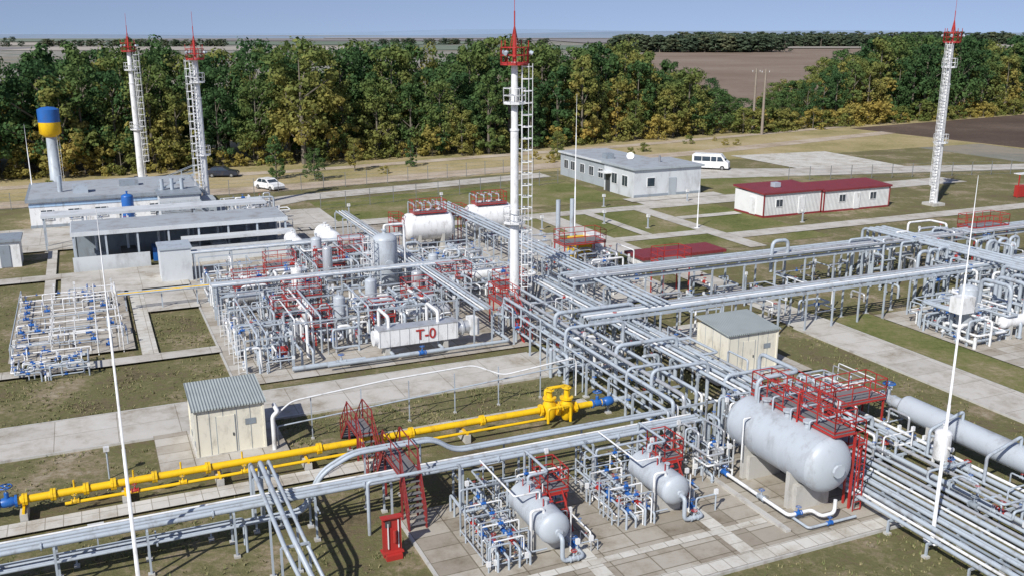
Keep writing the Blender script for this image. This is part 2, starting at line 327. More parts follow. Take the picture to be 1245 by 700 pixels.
# ---------------------------------------------------------------- generic piping
def rackframe(m,a0,a1,b0,b1,z,mat,step=3.0,along='b',w=.12):
    if along=='b':
        n=max(1,round((b1-b0)/step))
        for i in range(n+1):
            b=b0+(b1-b0)*i/n
            m.post(a0,b,z,mat,w);m.post(a1,b,z,mat,w);m.beam((a0,b,z),(a1,b,z),w,mat)
    else:
        n=max(1,round((a1-a0)/step))
        for i in range(n+1):
            a=a0+(a1-a0)*i/n
            m.post(a,b0,z,mat,w);m.post(a,b1,z,mat,w);m.beam((a,b0,z),(a,b1,z),w,mat)
def vcol(rr):
    x=rr.random()
    return (GREY,RED) if x<.28 else (GREY,BLUE) if x<.5 else (BLUE,BLUE) if x<.72 else (RED,RED) if x<.79 else (GREY2,GREY2)
def clutter(m,a0,b0,a1,b1,n,zs=(.45,.8,1.2,1.7),rs=(.035,.045,.06,.08,.11),mats=(GREY,GREY,WHITE,SILV,GREY),vp=.42,rr=R,vm=None):
    for _ in range(n):
        r=rr.choice(rs); mat=rr.choice(mats); z=rr.choice(zs)
        a=a0+.3*round(rr.uniform(0,a1-a0)/.3); b=b0+.3*round(rr.uniform(0,b1-b0)/.3)
        pts=[(a,b,0.02),(a,b,z)]; ax=rr.random()<.5
        for k in range(rr.randint(1,4)):
            if ax: na=min(a1,max(a0,a+rr.choice((-1,1))*rr.uniform(.8,3)))
            else: nb=min(b1,max(b0,b+rr.choice((-1,1))*rr.uniform(.8,3)))
            if ax:
                if abs(na-a)<.5: ax=not ax; continue
                p0=(a,b,z); a=na
            else:
                if abs(nb-b)<.5: ax=not ax; continue
                p0=(a,b,z); b=nb
            pts.append((a,b,z))
            if rr.random()<vp:
                c1,c2=vcol(rr) if vm is None else (vm,vm)
                m.valve(V3(p0).lerp(V3((a,b,z)),.5),V3((a,b,z))-V3(p0),min(r,.085),c1,wm=c2)
            if rr.random()<.35:
                z2=rr.choice(zs)
                if abs(z2-z)>.2: z=z2; pts.append((a,b,z))
            ax=not ax
        pts.append((a,b,.02)); m.pipe(pts,r,mat,7)
        m.flange((pts[0][0],pts[0][1],.25),(0,0,1),r,mat)
        if rr.random()<.3: m.cb(a,b,z,.16,.12,.22,WHITE)
def manifold(m,a0,a1,bs,z,r,mat,valves=1,vm=BLUE,sup=2):
    for b in bs:
        m.pipe([(a0,b,0.02),(a0,b,z),(a1,b,z),(a1,b,0.02)],r,mat)
        for k in range(valves):
            t=(k+1)/(valves+1)+R.uniform(-.06,.06); m.valve((a0+(a1-a0)*t,b,z),(1,0,0),r,vm)
        for k in range(sup):
            t=(k+.6)/(sup+.2); m.post(a0+(a1-a0)*t,b,z-r,GREY,.06)
def manifoldb(m,b0,b1,as_,z,r,mat,valves=1,vm=BLUE,sup=2):
    for a in as_:
        m.pipe([(a,b0,0.02),(a,b0,z),(a,b1,z),(a,b1,0.02)],r,mat)
        for k in range(valves):
            t=(k+1)/(valves+1)+R.uniform(-.06,.06); m.valve((a,b0+(b1-b0)*t,z),(0,1,0),r,vm)
        for k in range(sup):
            t=(k+.6)/(sup+.2); m.post(a,b0+(b1-b0)*t,z-r,GREY,.06)

# ---- yellow gas pipeline
m=MB('yellow_gas_pipeline')
m.pipe([(-30,42.1,.8),(20.3,42.1,.8)],.17,YEL,14); m.pipe([(21.4,41.8,.8),(24.2,41.8,.8)],.17,YEL,14)
m.pipe([(-2.4,41.5,.55),(20.4,41.5,.55)],.075,YEL,8)
for a in range(-28,20,4): m.cb(a,42.0,0,.3,1.3,.45,CONC0); m.beam((a,41.4,.5),(a,42.5,.5),.1,YEL)
for a in(-4,-2.9,-1.6,-.5,1.2,3.5,8.6,13.2,17): m.flange((a,42.1,.8),(1,0,0),.17,YEL); m.flange((a+.12,42.1,.8),(1,0,0),.17,YEL)
m.valve((-4.6,42.1,.8),(1,0,0),.17,BLUE); m.valve((-5.6,42.1,.8),(1,0,0),.14,YEL,wm=BLUE)
for a in(-2,0.4,2.4,5.1): m.tube((a,42.1,.9),(a,42.1,1.3),.04,YEL); m.valve((a,41.5,.6),(1,0,0),.07,RED if a==0.4 else YEL)
for (a,b,zz) in((20.9,42.1,0),(21.75,41.8,.12)):
    m.prof((a,b,.2),(0,0,1),[(0,.2),(.25,.36),(.9,.36),(1.1,.24),(1.2,.24)],YEL,16); m.prof((a,b,1.35),(0,0,1),[(0,.36),(.1,.36)],YEL,16,False); m.prof((a,b,1.45),(0,0,1),[(0,.16),(.45+zz,.13)],YEL,10)
    m.wheel((a,b,1.85+zz),(0,0,1),.26,YEL); m.flange((a-.5,b,.8),(1,0,0),.2,YEL); m.flange((a+.5,b,.8),(1,0,0),.2,YEL)
m.pipe([(20.4,41.2,.4),(20.4,41.2,1.2),(21.7,41.2,1.2),(21.7,41.2,.3)],.08,YEL)
m.valve((21.05,41.2,1.2),(1,0,0),.07,YEL)
m.pipe([(21.4,42.6,.8),(21.4,43.6,.8),(21.4,43.6,1.3),(22.8,43.6,1.3),(22.8,43.6,0)],.1,YEL)
m.valve((23.6,41.8,.8),(1,0,0),.15,BLUE)
m.prof((24.0,41.8,.8),(1,0,0),[(0,.18),(.1,.26),(.45,.26),(.55,.16)],BLUE,12)
m.pipe([(24.3,41.8,.8),(26.5,41.8,.8),(26.5,41.8,0.02)],.15,GREY)
m.finish()
# ---- foreground pipe rack along a
m=MB('foreground_pipe_rack')
for b,r,z in((35.2,.10,2.0),(35.5,.07,2.0),(35.78,.09,2.0),(36.1,.045,1.97)): m.pipe([(-30,b,z),(25.6,b,z)],r,GREY if r>.05 else WHITE,10)
for b,r,z in((35.3,.06,1.2),(35.9,.05,1.2)): m.pipe([(-30,b,z),(4.2,b,z),(4.2,b,0)],r,GREY,8)
rackframe(m,-28,26,35.05,36.25,1.87,GREY,3.1,'a',.08)
for k in range(18):
    a=-27+k*3.1
    if k%2: m.beam((a,35.05,1.2),(a,36.25,1.2),.06,GREY)
for a in range(-27,25,6): m.flange((a,35.2,2),(1,0,0),.10,GREY)
for b,r in((36.7,.095),(37.0,.07)):
    m.pipe([(-30,b,.5),(6.8,b,.5),(7.6,b,2.1),(9.0,b,2.75),(12.6,b,2.75),(13.6,b,2.0),(25,b,2.0),(25,b,.3)],r,GREY,10,bend=.5)
for a in(-20,-14,-8,-2,3,9.5,12,16,20,24): m.post(a,36.85,.4 if a<7 else (2.6 if 8<a<13 else 1.9),GREY,.07)
m.pipe([(9,34.6,0),(9,34.6,2.4),(13.0,34.6,2.4),(13.0,34.6,0)],.075,GREY)
m.finish()
m=MB('foreground_pipe_loop')
for a,r in((4.9,.08),(5.3,.1),(5.65,.07)):
    m.pipe([(a,38.1,0.02),(a,38.1,2.55),(a,30.6+(a-5)*.9,2.55),(a+.5,29.6,1.2),(a+2.2,29.3,1.2),(a+2.2,29.3,0)],r,GREY,10,bend=.35)
for b in(36.7,33,30.8): m.post(4.8,b,2.4,GREY,.08);m.post(5.8,b,2.4,GREY,.08);m.beam((4.8,b,2.42),(5.8,b,2.42),.08,GREY)
m.pipe([(-3,29.5,.9),(6.6,29.5,.9),(6.6,28,.9)],.14,GREY,12); m.flange((6.2,29.5,.9),(1,0,0),.14,GREY); m.flange((5.9,29.5,.9),(1,0,0),.14,GREY)
m.pipe([(-12,33,.5),(-5.4,33,.5),(-5.4,33,1.3),(-5.4,35.2,1.3),(-5.4,35.2,2.0)],.1,GREY)
m.finish()
m=MB('overhead_service_line')
m.pipe([(6.9,44.4,0),(6.9,44.4,1.7),(8,44.9,2.3),(13,45.3,2.5),(18,45.6,2.5),(19.5,45,1.9),(24,45,2.3),(24,45,0)],.045,WHITE,8,bend=.4)
m.pipe([(7.2,44.6,0),(7.2,44.6,1.2),(24.5,45.6,1.7)],.04,GREY)
for a in(9,11.6,14.2,16.8,19.4,22): m.post(a,45.1+(a-9)*.03,2.3,GREY,.05)
m.pipe([(6.95,44.3,0.02),(6.95,44.3,1.9),(7.2,44.3,2.1),(7.2,45.3,2.1)],.11,WHITE,12)
m.finish()
# ---- sheds
def shed(name,a0,b0,a1,b1,h,mat,roof):
    m=MB(name); m.box(a0-.1,b0-.1,0,a1+.1,b1+.1,.18,CONC0); m.box(a0,b0,.18,a1,b1,h,mat)
    for a in(a0,a1):
        for b in(b0,b1): m.cb(a,b,.18,.1,.1,h-.18,mat)
    o=.16; t=.3
    m.add([(a0-o,b0-o,h),(a1+o,b0-o,h),(a1+o,b1+o,h+t),(a0-o,b1+o,h+t),(a0-o,b0-o,h+.08),(a1+o,b0-o,h+.08),(a1+o,b1+o,h+t+.08),(a0-o,b1+o,h+t+.08)],[(3,2,1,0),(4,5,6,7),(0,1,5,4),(1,2,6,5),(2,3,7,6),(3,0,4,7)],roof)
    w=(a1-a0); n=5
    for i in range(1,n): m.box(a0+w*i/n-.012,b0-.012,.2,a0+w*i/n+.012,b0+.01,h-.02,GREY2)
    for i in range(1,4): m.box(a0-.012,b0+(b1-b0)*i/4-.012,.2,a0+.01,b0+(b1-b0)*i/4+.012,h-.02,GREY2)
    m.box(a0+.3*w,b0-.035,.2,a0+.3*w+.85,b0-.013,2.1,mat)
    for (x0,x1) in((a0+.3*w-.03,a0+.3*w),(a0+.3*w+.85,a0+.3*w+.88)): m.box(x0,b0-.03,.2,x1,b0-.013,2.13,GREY2)
    m.box(a0+.3*w+.72,b0-.07,1.05,a0+.3*w+.78,b0-.036,1.2,DARK)
    m.box(a0+.72*w,b0-.03,1.5,a0+.72*w+.5,b0-.013,1.8,GREY2)
    for b in(b0+.6,b1-.8): m.box(a0-.03,b,.4,a0-.013,b+.35,.65,GREY2)
    m.finish()
shed('cream_equipment_shed',3.4,44.8,6.6,47.8,2.55,CREAM,CORR)
shed('cream_equipment_shed',33.6,43.9,37.2,47,2.6,CREAM,CORR)
m=MB('red_crossover_stairs')
m.platform(10.3,41.3,11.1,43.0,1.6,DRED,sides='EW')
m.stairs((10.7,44.6,0),(10.7,43.0,1.6),.75,DRED); m.stairs((10.7,39.4,0),(10.7,41.3,1.6),.75,DRED)
m.platform(10.5,35.0,11.3,37.5,2.25,DRED,sides='EW')
m.stairs((10.9,39.2,0),(10.9,37.5,2.25),.75,DRED); m.stairs((10.9,34.0,0),(10.9,35.0,2.25),.75,DRED)
m.finish()
m=MB('fire_equipment_board')
m.box(9.0,32.6,.25,9.75,32.72,1.7,RED); m.beam((9.05,32.66,0),(9.05,32.66,.3),.07,RED);m.beam((9.7,32.66,0),(9.7,32.66,.3),.07,RED)
m.box(8.95,32.45,.2,9.8,32.9,.26,RED); m.box(8.95,32.5,1.7,9.8,32.8,1.75,RED)
m.beam((9.2,32.56,.4),(9.2,32.56,1.5),.04,WHITE); m.box(9.1,32.55,1.35,9.3,32.59,1.6,DARK); m.tube((9.45,32.5,.7),(9.45,32.5,1.2),.08,RED); m.beam((9.62,32.56,.4),(9.62,32.56,1.6),.035,WHITE)
m.box(9.05,32.3,0,9.7,32.6,.22,RED)
m.finish()
# ---- foreground separators
def separator(a,b0,b1):
    m=MB('separator_vessel')
    m.hvessel((a,b0+.3,1.35),(a,b1,1.35),.66,TANK,seg=36)
    for i,off in enumerate((-1.1,-1.55,-2.0,-2.45)):
        z=.6+.3*(i%2)
        m.pipe([(a+off,b1+1.6,0.02),(a+off,b1+1.6,z),(a+off,b0+.1,z),(a+off,b0+.1,0.02)],.05,GREY)
        for t in(.25,.5,.82): m.valve((a+off,b0+(b1-b0)*t,z),(0,1,0),.065,(BLUE,GREY,BLUE,RED)[(i+int(t*10))%4],wm=(BLUE,RED,BLUE,RED)[(i+int(t*10))%4])
    for k in range(4):
        bb=b0+.5+k*(b1-b0)/3.6
        m.pipe([(a-2.6,bb,1.4),(a-1.0,bb,1.4),(a-1.0,bb,.4),(a-.2,bb,.4)],.035,WHITE if k%2 else GREY); m.valve((a-1.8,bb,1.4),(1,0,0),.045,BLUE)
        m.tube((a-2.6,bb,0),(a-2.6,bb,1.5),.035,GREY)
    m.pipe([(a-.85,b0+.6,0.3),(a-.85,b0+.6,2.1),(a-.3,b0+.6,2.1),(a-.3,b0+.6,1.8)],.06,WHITE,10)
    m.pipe([(a,b0,1.3),(a,b0-.45,1.3),(a,b0-.45,.3),(a+.95,b0-.45,.3),(a+.95,b0+1.4,.3)],.09,GREY,10)
    m.valve((a+.95,b0+.4,.3),(0,1,0),.09,BLUE); m.valve((a+.5,b0-.45,.3),(1,0,0),.08,GREY,wm=RED)
    m.box(a-.5,b0-.2,0,a+.5,b0+2.6,.12,CONC0)
    m.pipe([(a,b1-.5,1.9),(a,b1-.5,2.5),(a+.9,b1-.5,2.5),(a+.9,b1+1.8,2.5),(a+.9,b1+1.8,0)],.06,GREY)
    m.pipe([(a,b0+1.6,1.9),(a,b0+1.6,2.3),(a-1.1,b0+1.6,2.3),(a-1.1,b1+2,2.3)],.04,WHITE)
    for t in(.3,.5,.7,.9): m.tube((a-.15,b0+(b1-b0)*t,1.9),(a-.15,b0+(b1-b0)*t,2.3),.025,RED); m.valve((a+.2,b0+(b1-b0)*t,2.12),(1,0,0),.03,RED)
    for t in(.1,.9): m.tube((a+.75,b0+(b1-b0)*t,0),(a+.75,b0+(b1-b0)*t,1.9),.03,WHITE)
    m.platform(a+.95,b1-.4,a+1.9,b1+1.1,1.5,RED,h=.9)
    m.beam((a+1.0,b1-1.6,0),(a+1.0,b1-.4,1.5),.05,RED); m.beam((a+1.6,b1-1.6,0),(a+1.6,b1-.4,1.5),.05,RED)
    for k in range(6): m.beam((a+1.0,b1-1.5+k*.2,.12+k*.25),(a+1.6,b1-1.5+k*.2,.12+k*.25),.04,RED,.03)
    clutter(m,a-2.6,b1+.5,a+2.2,b1+2.4,20,zs=(.5,.9,1.4,1.9),rs=(.03,.045,.06))
    clutter(m,a-2.8,b0+.2,a-1.2,b1,14,zs=(.4,.8,1.2),rs=(.025,.035))
    clutter(m,a+.9,b0,a+1.9,b1-.8,5,zs=(.3,.6,.9),rs=(.025,.04))
    m.finish()
separator(15.1,29.6,32.8); separator(21.2,30.4,33.4)
# ---- big tank
m=MB('horizontal_storage_tank')
m.hvessel((27.1,28.3,2.4),(27.1,33.5,2.4),1.22,TANK,seg=48)
for b in(29.2,32.4): m.box(26.2,b-.25,0,28,b+.25,1.25,CONC0)
m.platform(27.2,28.1,28.3,33.6,3.8,RED,legs=False,h=1.0)
for b in(28.2,30.8,33.5): m.post(28.45,b,3.7,RED,.09)
m.platform(28.5,28.6,29.4,30.0,2.9,RED); m.stairs((28.95,33.0,0.1),(28.95,30.0,2.9),.65,RED)
m.ladder(28.6,27.9,0,3.7,RED,(0,-1),cage=False)
for k,b in enumerate((29.3,30.5,31.7,32.7)): m.pipe([(26.9,b,3.5),(26.9,b,4.0+.12*k),(28.7,b,4.0+.12*k),(28.7,b,1)],.045,GREY); m.valve((27.6,b,4.0+.12*k),(1,0,0),.055,GREY,wm=RED)
m.pipe([(26.1,32.2,3.2),(25.75,32.2,3.2),(25.75,32.2,1.2)],.035,WHITE)
m.pipe([(27.0,30.2,3.4),(27.0,30.2,5.0),(27.3,30.2,5.0)],.04,RED); m.pipe([(27.1,33.1,3.4),(27.1,33.1,4.6),(29.5,33.1,4.6),(29.5,36,4.6),(29.5,36,1)],.1,GREY,10,bend=.4)
m.pipe([(25.2,33.8,.5),(25.2,28.2,.5),(26.4,28.2,.5),(26.4,27.6,.5),(27.1,27.6,.5),(27.1,27.6,1.1)],.08,WHITE); m.valve((25.2,30,.5),(0,1,0),.08,GREY,wm=BLUE); m.valve((25.2,32.6,.5),(0,1,0),.08,BLUE); m.valve((25.7,28.2,.5),(1,0,0),.07,BLUE)
m.pipe([(25.5,34,.3),(25.5,27.3,.3),(28.0,27.3,.3)],.06,GREY); m.valve((26.6,27.3,.3),(1,0,0),.06,BLUE)
m.box(24.6,27.6,0,24.85,34,.25,CONC0)
clutter(m,24.2,32.6,25.6,35,16,zs=(.5,1,1.5,2.1),rs=(.03,.045,.06)); clutter(m,26,34.3,28.4,35.8,12,zs=(.8,1.5,2.3,3),rs=(.04,.06))
m.finish()
# ---- main pipe rack along b
m=MB('main_pipe_rack')
for i,a in enumerate((28.7,29.05,29.45,29.8,30.2)): m.pipe([(a,10,.75),(a,34.5,.75),(a,36.2,2.5),(a,62,2.5),(a,62+i*.3,0)],(.09,.065,.11,.06,.1)[i],(GREY,WHITE,GREY,GREY2,GREY)[i],10,bend=.4)
for i,a in enumerate((30.7,31.1,31.5,31.95,32.4)): m.pipe([(a,10,.55),(a,38,.55),(a,39.5,1.6),(a,58-i,1.6),(a,58-i,0)],(.075,.1,.06,.12,.08)[i],(GREY,GREY,WHITE,GREY,SILV)[i],10,bend=.4)
for i,a in enumerate((24.6,25.0,25.4,25.9,26.4,26.9,27.4)): m.pipe([(a,36.5+i*.2,0),(a,36.5+i*.2,2.1+(i%2)*.4),(a,57+i*.5,2.1+(i%2)*.4),(a,57+i*.5,0)],(.075,.1,.065,.11,.06,.09,.08)[i],(GREY,GREY,WHITE,SILV,GREY,GREY,WHITE)[i],10)
for i,a in enumerate((24.8,25.6,26.3,27.1,27.8)): m.pipe([(a,37,0),(a,37,.9),(a,55+i,.9),(a,55+i,0)],(.08,.065,.1,.06,.075)[i],GREY,9)
rackframe(m,24.4,27.7,37,57,1.98,GREY,2.6,'b',.1); rackframe(m,28.5,30.4,37,61,2.36,GREY,2.6,'b',.1); rackframe(m,30.5,32.6,40,57,1.45,GREY,2.6,'b',.1)
for b in range(12,35,2): m.post(28.5,b,.62,GREY,.08);m.post(30.4,b,.62,GREY,.08);m.beam((28.5,b,.6),(30.4,b,.6),.08,GREY);m.post(30.6,b,.45,GREY,.08);m.post(32.6,b,.45,GREY,.08);m.beam((30.6,b,.42),(32.6,b,.42),.08,GREY)
for k in range(26):
    a=R.choice((28.7,29.45,30.2,31.1,31.95)); b=R.uniform(40,56); z=2.5 if a<30.5 else 1.6
    m.flange((a,b,z),(0,1,0),.1,GREY)
for b,a0,a1,h,r in((39.5,25.5,29,3.1,.1),(41,24.9,27.2,2.8,.08),(44,26,30,3.0,.12),(47.5,24.6,28.5,3.2,.1),(50.5,25.4,31,3.2,.13),(38,29,33,2.8,.1)):
    m.pipe([(a0,b,.02),(a0,b,h),(a1,b,h),(a1,b,.5)],r,GREY,12,bend=.4)
for k in range(10):
    a=R.choice((24.8,25.6,26.3,27.1));b=R.uniform(38,54); c1,c2=vcol(R); m.valve((a,b,.9),(0,1,0),.08,c1,wm=c2)
clutter(m,24,44,29,57,26,zs=(.5,1,1.5,2,2.8))
clutter(m,30,40,33,50,8,zs=(.5,1,2.2))
m.finish()
# ---- right-hand parallel lines and long drum
m=MB('pipeline_receiver_drum')
m.hvessel((37.2,24,1.35),(37.2,33.6,1.35),.6,TANK,seg=28,nozz=False)
m.tube((37.2,33.9,1.35),(37.2,34.6,1.35),.3,TANK,16); m.valve((37.2,34.9,1.35),(0,1,0),.2,GREY,wm=BLUE)
for i,a in enumerate((33.0,33.6,34.6,35.1,35.6,36.1)): m.pipe([(a,12,.5),(a,33+i*.7,.5),(a,33+i*.7,1.5),(a+.01,36+i*.5,1.5),(a,36+i*.5,0)],(.08,.12,.09,.07,.12,.08)[i],(GREY,GREY,SILV,GREY,GREY,WHITE)[i],10)
for b in range(13,34,3):
    m.beam((32.8,b,.36),(36.3,b,.36),.1,GREY)
    for a in(32.8,34.4,36.3): m.post(a,b,.36,GREY,.08)
for k in range(7): c1,c2=vcol(R); m.valve((R.choice((33.0,33.6,34.6,35.1,35.6)),R.uniform(22,33),.5),(0,1,0),.1,c1,wm=c2)
m.platform(33.2,34.5,36.6,36.0,1.7,RED); m.platform(30.6,34.0,32.6,37,2.0,RED)
m.vvessel(35.2,29.5,.5,2.1,.38,WHITE)
for b in(24.5,27,30.2): m.pipe([(35.1,b,.5),(35.1,b,1.8),(37.2,b,2.4),(37.2,b,1.9)],.075,GREY)
clutter(m,33,34,38,40,26,zs=(.5,1,1.5,2.0)); clutter(m,32.8,22,36.4,34,16,zs=(.5,.9,1.3),rs=(.04,.06))
m.finish()
# ---- pipe bridges along a
m=MB('elevated_pipe_bridge')
for i,b in enumerate((49.3,49.7,50.1,50.55)): m.pipe([(27,b,3.0),(80,b,3.0)],(.12,.08,.1,.09)[i],(GREY,WHITE,GREY,SILV)[i],10)
for b in(49.15,50.75): m.beam((27,b,2.78),(80,b,2.78),.08,GREY,.18)
a=27.5
while a<80:
    for b in(49.15,50.75): m.post(a,b,2.7,GREY,.1)
    m.beam((a,49.0,2.75),(a,50.9,2.75),.1,GREY); a+=2.35
for i,b in enumerate((57.0,57.4,57.9,58.4,58.9)): m.pipe([(30,b,3.3),(80,b,3.3)],(.1,.08,.13,.09,.11)[i],(GREY,WHITE,SILV,GREY,GREY)[i],10)
for b in(56.8,59.1): m.beam((30,b,3.05),(80,b,3.05),.1,GREY,.22)
m.beam((30,56.6,3.5),(80,56.6,3.5),.28,SILV,.07)
a=30
while a<80:
    for b in(56.8,59.1): m.post(a,b,3.0,GREY,.11)
    m.beam((a,56.6,3.0),(a,59.3,3.0),.1,GREY); a+=2.9
for i,a in enumerate((31.5,32.0,32.5,33.0)): m.pipe([(a,49.5,3.3),(a,90,3.3)],(.1,.08,.12,.07)[i],GREY,10)
rackframe(m,31.2,33.3,51.5,90,3.1,GREY,3.2,'b',.1)
for i,a in enumerate((61,61.6,62.3,63)): m.pipe([(a,44,0.02),(a,44,3.5),(a,62,3.5),(a,62,0)],.12,GREY,10,bend=.5)
for i,a in enumerate((57,58.2,59.4,65,66.5,68)): m.pipe([(a,52+i*.2,0),(a,52+i*.2,3.8),(a+1.0,52+i*.2,3.8),(a+1.0,52+i*.2,2.9)],.13,GREY,12,bend=.45)
m.pipe([(49,57.4,3.2),(49,57.4,4.4),(47.5,57.4,4.4),(47.5,57.4,2)],.14,GREY,12,bend=.5)
clutter(m,56,50,72,62,40,zs=(1,2,2.8,3.6),rs=(.06,.1,.13),vp=.3)
clutter(m,34,51,56,62,24,zs=(.6,1.2,2.4),rs=(.05,.08),vp=.5)
m.platform(39.5,60.2,42,62,2.8,RED); m.platform(70,58,74,60,3.4,RED)
m.finish()
m=MB('metering_skid')
m.vvessel(52.9,43.8,.7,3.7,.6,TANK); m.cb(52.0,43.4,2.0,1.3,.9,1.1,WHITE); m.post(52,43.4,2,GREY,.1)
clutter(m,51.3,41.5,58,48,40,zs=(.5,.9,1.3,1.8),rs=(.05,.08,.12),mats=(GREY,WHITE,GREY))
manifold(m,52,57.5,(45.2,46.0,46.8),1.1,.09,GREY,2,BLUE)
for a in(56,57.5,59): m.pipe([(a,43,0),(a,43,3.4),(a,45.4,3.4),(a,45.4,.5)],.14,GREY,12,bend=.5)
m.hvessel((54.5,42.2,1.3),(57,42.2,1.3),.4,WHITE)
m.finish()
m=MB('metering_skid'); clutter(m,59.5,40,68,50,46,zs=(.6,1.2,2.0,2.8),rs=(.06,.1,.14),mats=(GREY,WHITE,GREY))
for a in(60,62.5,64): m.pipe([(a,42,0),(a,42,3.6),(a,47,3.6),(a,47,.5)],.15,GREY,12,bend=.5)
m.vvessel(62,45,.6,3.2,.5,WHITE); m.finish()
# ---- T-0 heat exchanger
m=MB('heat_exchanger')
a0,a1,b=15.5,20.8,55.8
m.box(a0,b-.5,.8,a1,b+.5,1.9,WHITE)
m.tube((a0-.25,b,1.35),(a0,b,1.35),.5,WHITE,16); m.tube((a1,b,1.35),(a1+.9,b,1.35),.42,SILV,16); m.tube((a1+.35,b,1.35),(a1+.45,b,1.35),.55,SILV,16)
m.box(a1+.9,b-.45,.85,a1+1.5,b+.45,1.95,WHITE)
for a in(a0+.6,a1-.8): m.box(a-.15,b-.4,0,a+.15,b+.4,.8,CONC0)
for k in range(9): m.box(a0+.06+k*.64,b-.52,.82,a0+.09+k*.64,b-.501,1.88,SILV)
m.box(a0-.03,b-.53,1.9,a1+.03,b+.53,1.95,SILV)
for a in(a0+.8,a1-1.2): m.pipe([(a,b,1.9),(a,b,2.6),(a,b+2.2,2.6),(a,b+2.2,0)],.11,WHITE,10); m.pipe([(a,b,.95),(a,b,.4),(a,b-1.1,.4),(a-3,b-1.1,.4)],.11,GREY,10)
hx=m.finish()
tx=bpy.data.curves.new('label','FONT'); tx.body='T-0'; tx.size=.95; tx.extrude=.006; tx.offset=.012; tx.align_x='CENTER'; tx.align_y='CENTER'
to=bpy.data.objects.new('label_tmp',tx); sc.collection.objects.link(to); bpy.context.view_layer.update()
me=bpy.data.meshes.new_from_object(to.evaluated_get(bpy.context.evaluated_depsgraph_get())); bpy.data.objects.remove(to)
me.materials.clear(); me.materials.append(RED); lo=bpy.data.objects.new('label',me); sc.collection.objects.link(lo)
lo.parent=hx; lo.location=Vector(((18.6-m.o[0]),(b-.54-m.o[1]),1.35)); lo.rotation_euler=(math.pi/2,0,0)
# ---- process unit
def unit(name,a0,b0,a1,b1,n,rack=2.5,plats=(),pp=.3,step=3.2):
    m=MB(name)
    rackframe(m,a0,a1,b0,b1,rack,GREY,step,'b',.08)
    k=int((a1-a0)/.55)
    for i in range(k):
        a=a0+.25+i*.55
        if R.random()<pp:
            m.pipe([(a,b0+R.uniform(0,1),0.02),(a,b0+R.uniform(0,.2)+.5,rack+.12),(a,b1-R.uniform(0,(b1-b0)*.6),rack+.12),(a,b1-.1,0)],R.choice((.05,.07,.1)),R.choice((GREY,WHITE,GREY)),8)
            if R.random()<.6: m.valve((a,b0+R.uniform(1.2,3),rack+.12),(0,1,0),.07,GREY,wm=RED)
    clutter(m,a0,b0,a1,b1,n,zs=(.45,.8,1.2,1.7,2.2))
    for p in plats: m.platform(*p,RED)
    return m
m=unit('process_piping_unit',7.4,55.5,10.2,66,30,2.3,((10.3,62.3,12.2,63.6,1.7),),.5)
for b in(56,58,60,62,64): m.ladder(7.2,b,0,2.4,WHITE,(0,-1),cage=False)
manifoldb(m,56,66,(10.8,11.5),1.0,.08,GREY,3,RED)
m.finish()
m=unit('process_piping_unit',10.6,57.5,14.8,66,36,2.4,((12.4,59.5,13.6,61.0,1.5),(11.6,65,14.2,66.2,2.0)))
m.hvessel((12.6,61.6,1.6),(12.6,64.2,1.6),.45,WHITE); m.vvessel(14.6,61.6,.5,2.8,.4,TANK); m.vvessel(11.2,59.8,.4,1.8,.3,SILV)
m.box(9.6,57.2,.3,10.2,57.7,1.0,RED)
m.finish()
m=unit('process_piping_unit',15.2,58.8,22,67.5,50,2.3,((16.6,60.5,18.2,61.6,1.3),(19.8,63,21.8,64.4,1.8)),.22)
m.vvessel(17.6,64.4,.5,3.0,.42,TANK); m.hvessel((19,60.6,1.2),(22,60.6,1.2),.38,SILV); m.vvessel(21.6,66,.5,2.8,.42,SILV)
m.finish()
m=unit('process_piping_unit',7.4,67,14.6,79,70,2.3,((9,71,11.4,72.2,1.7),(12,74.5,14.4,76.0,2.0)),.25)
m.vvessel(13.4,69.6,.5,3.0,.42,WHITE); m.hvessel((9.4,74,1.2),(12,74,1.2),.45,WHITE); m.hvessel((9,69,1.4),(11.2,69,1.4),.42,SILV)
m.finish()
m=MB('vertical_column_vessel'); m.vvessel(20.3,69.8,.6,5.0,.98,TANK,32); m.ladder(19.1,69.0,0,4.9,WHITE,(-1,0)); m.pipe([(20.3,69.8,5.2),(20.3,69.8,5.6),(21.9,69.8,5.6),(21.9,69.8,0)],.1,WHITE,10); m.finish()
m=unit('process_piping_unit',15.2,71.5,22,83,60,2.2,((16,74,18.2,75.6,1.9),(19,78,21.0,79.6,2.0)),.2,4)
m.vvessel(17,79,.5,3.2,.45,TANK); m.hvessel((19,81.5,2.2),(19,85,2.2),.85,WHITE,seg=32); m.hvessel((16.2,83,1.8),(16.2,86,1.8),.6,WHITE)
m.vvessel(16.4,72.4,.5,3.8,.38,SILV)
m.finish()
m=unit('process_piping_unit',22.8,63.5,30.3,78,80,2.0,((23.5,66,26.0,67.2,1.9),),.25,4)
m.vvessel(24.3,70,.5,3.0,.4,TANK); m.hvessel((26.5,68.4,1.3),(29.5,68.4,1.3),.45,WHITE)
m.finish()
m=MB('blending_pump_station'); clutter(m,33.8,62.5,41,76,46,zs=(.5,1,1.6,2.3)); m.platform(36,70,40.0,72,2.6,RED)
m.box(38.5,72.5,0,40.0,74.3,2.3,YEL); m.box(40.1,72.5,0,41.2,74.3,2.5,WHITE); m.tube((37.9,75,0),(37.9,75,5.5),.2,GREY,12);m.tube((39.3,75,0),(39.3,75,5.5),.2,GREY,12); m.finish()
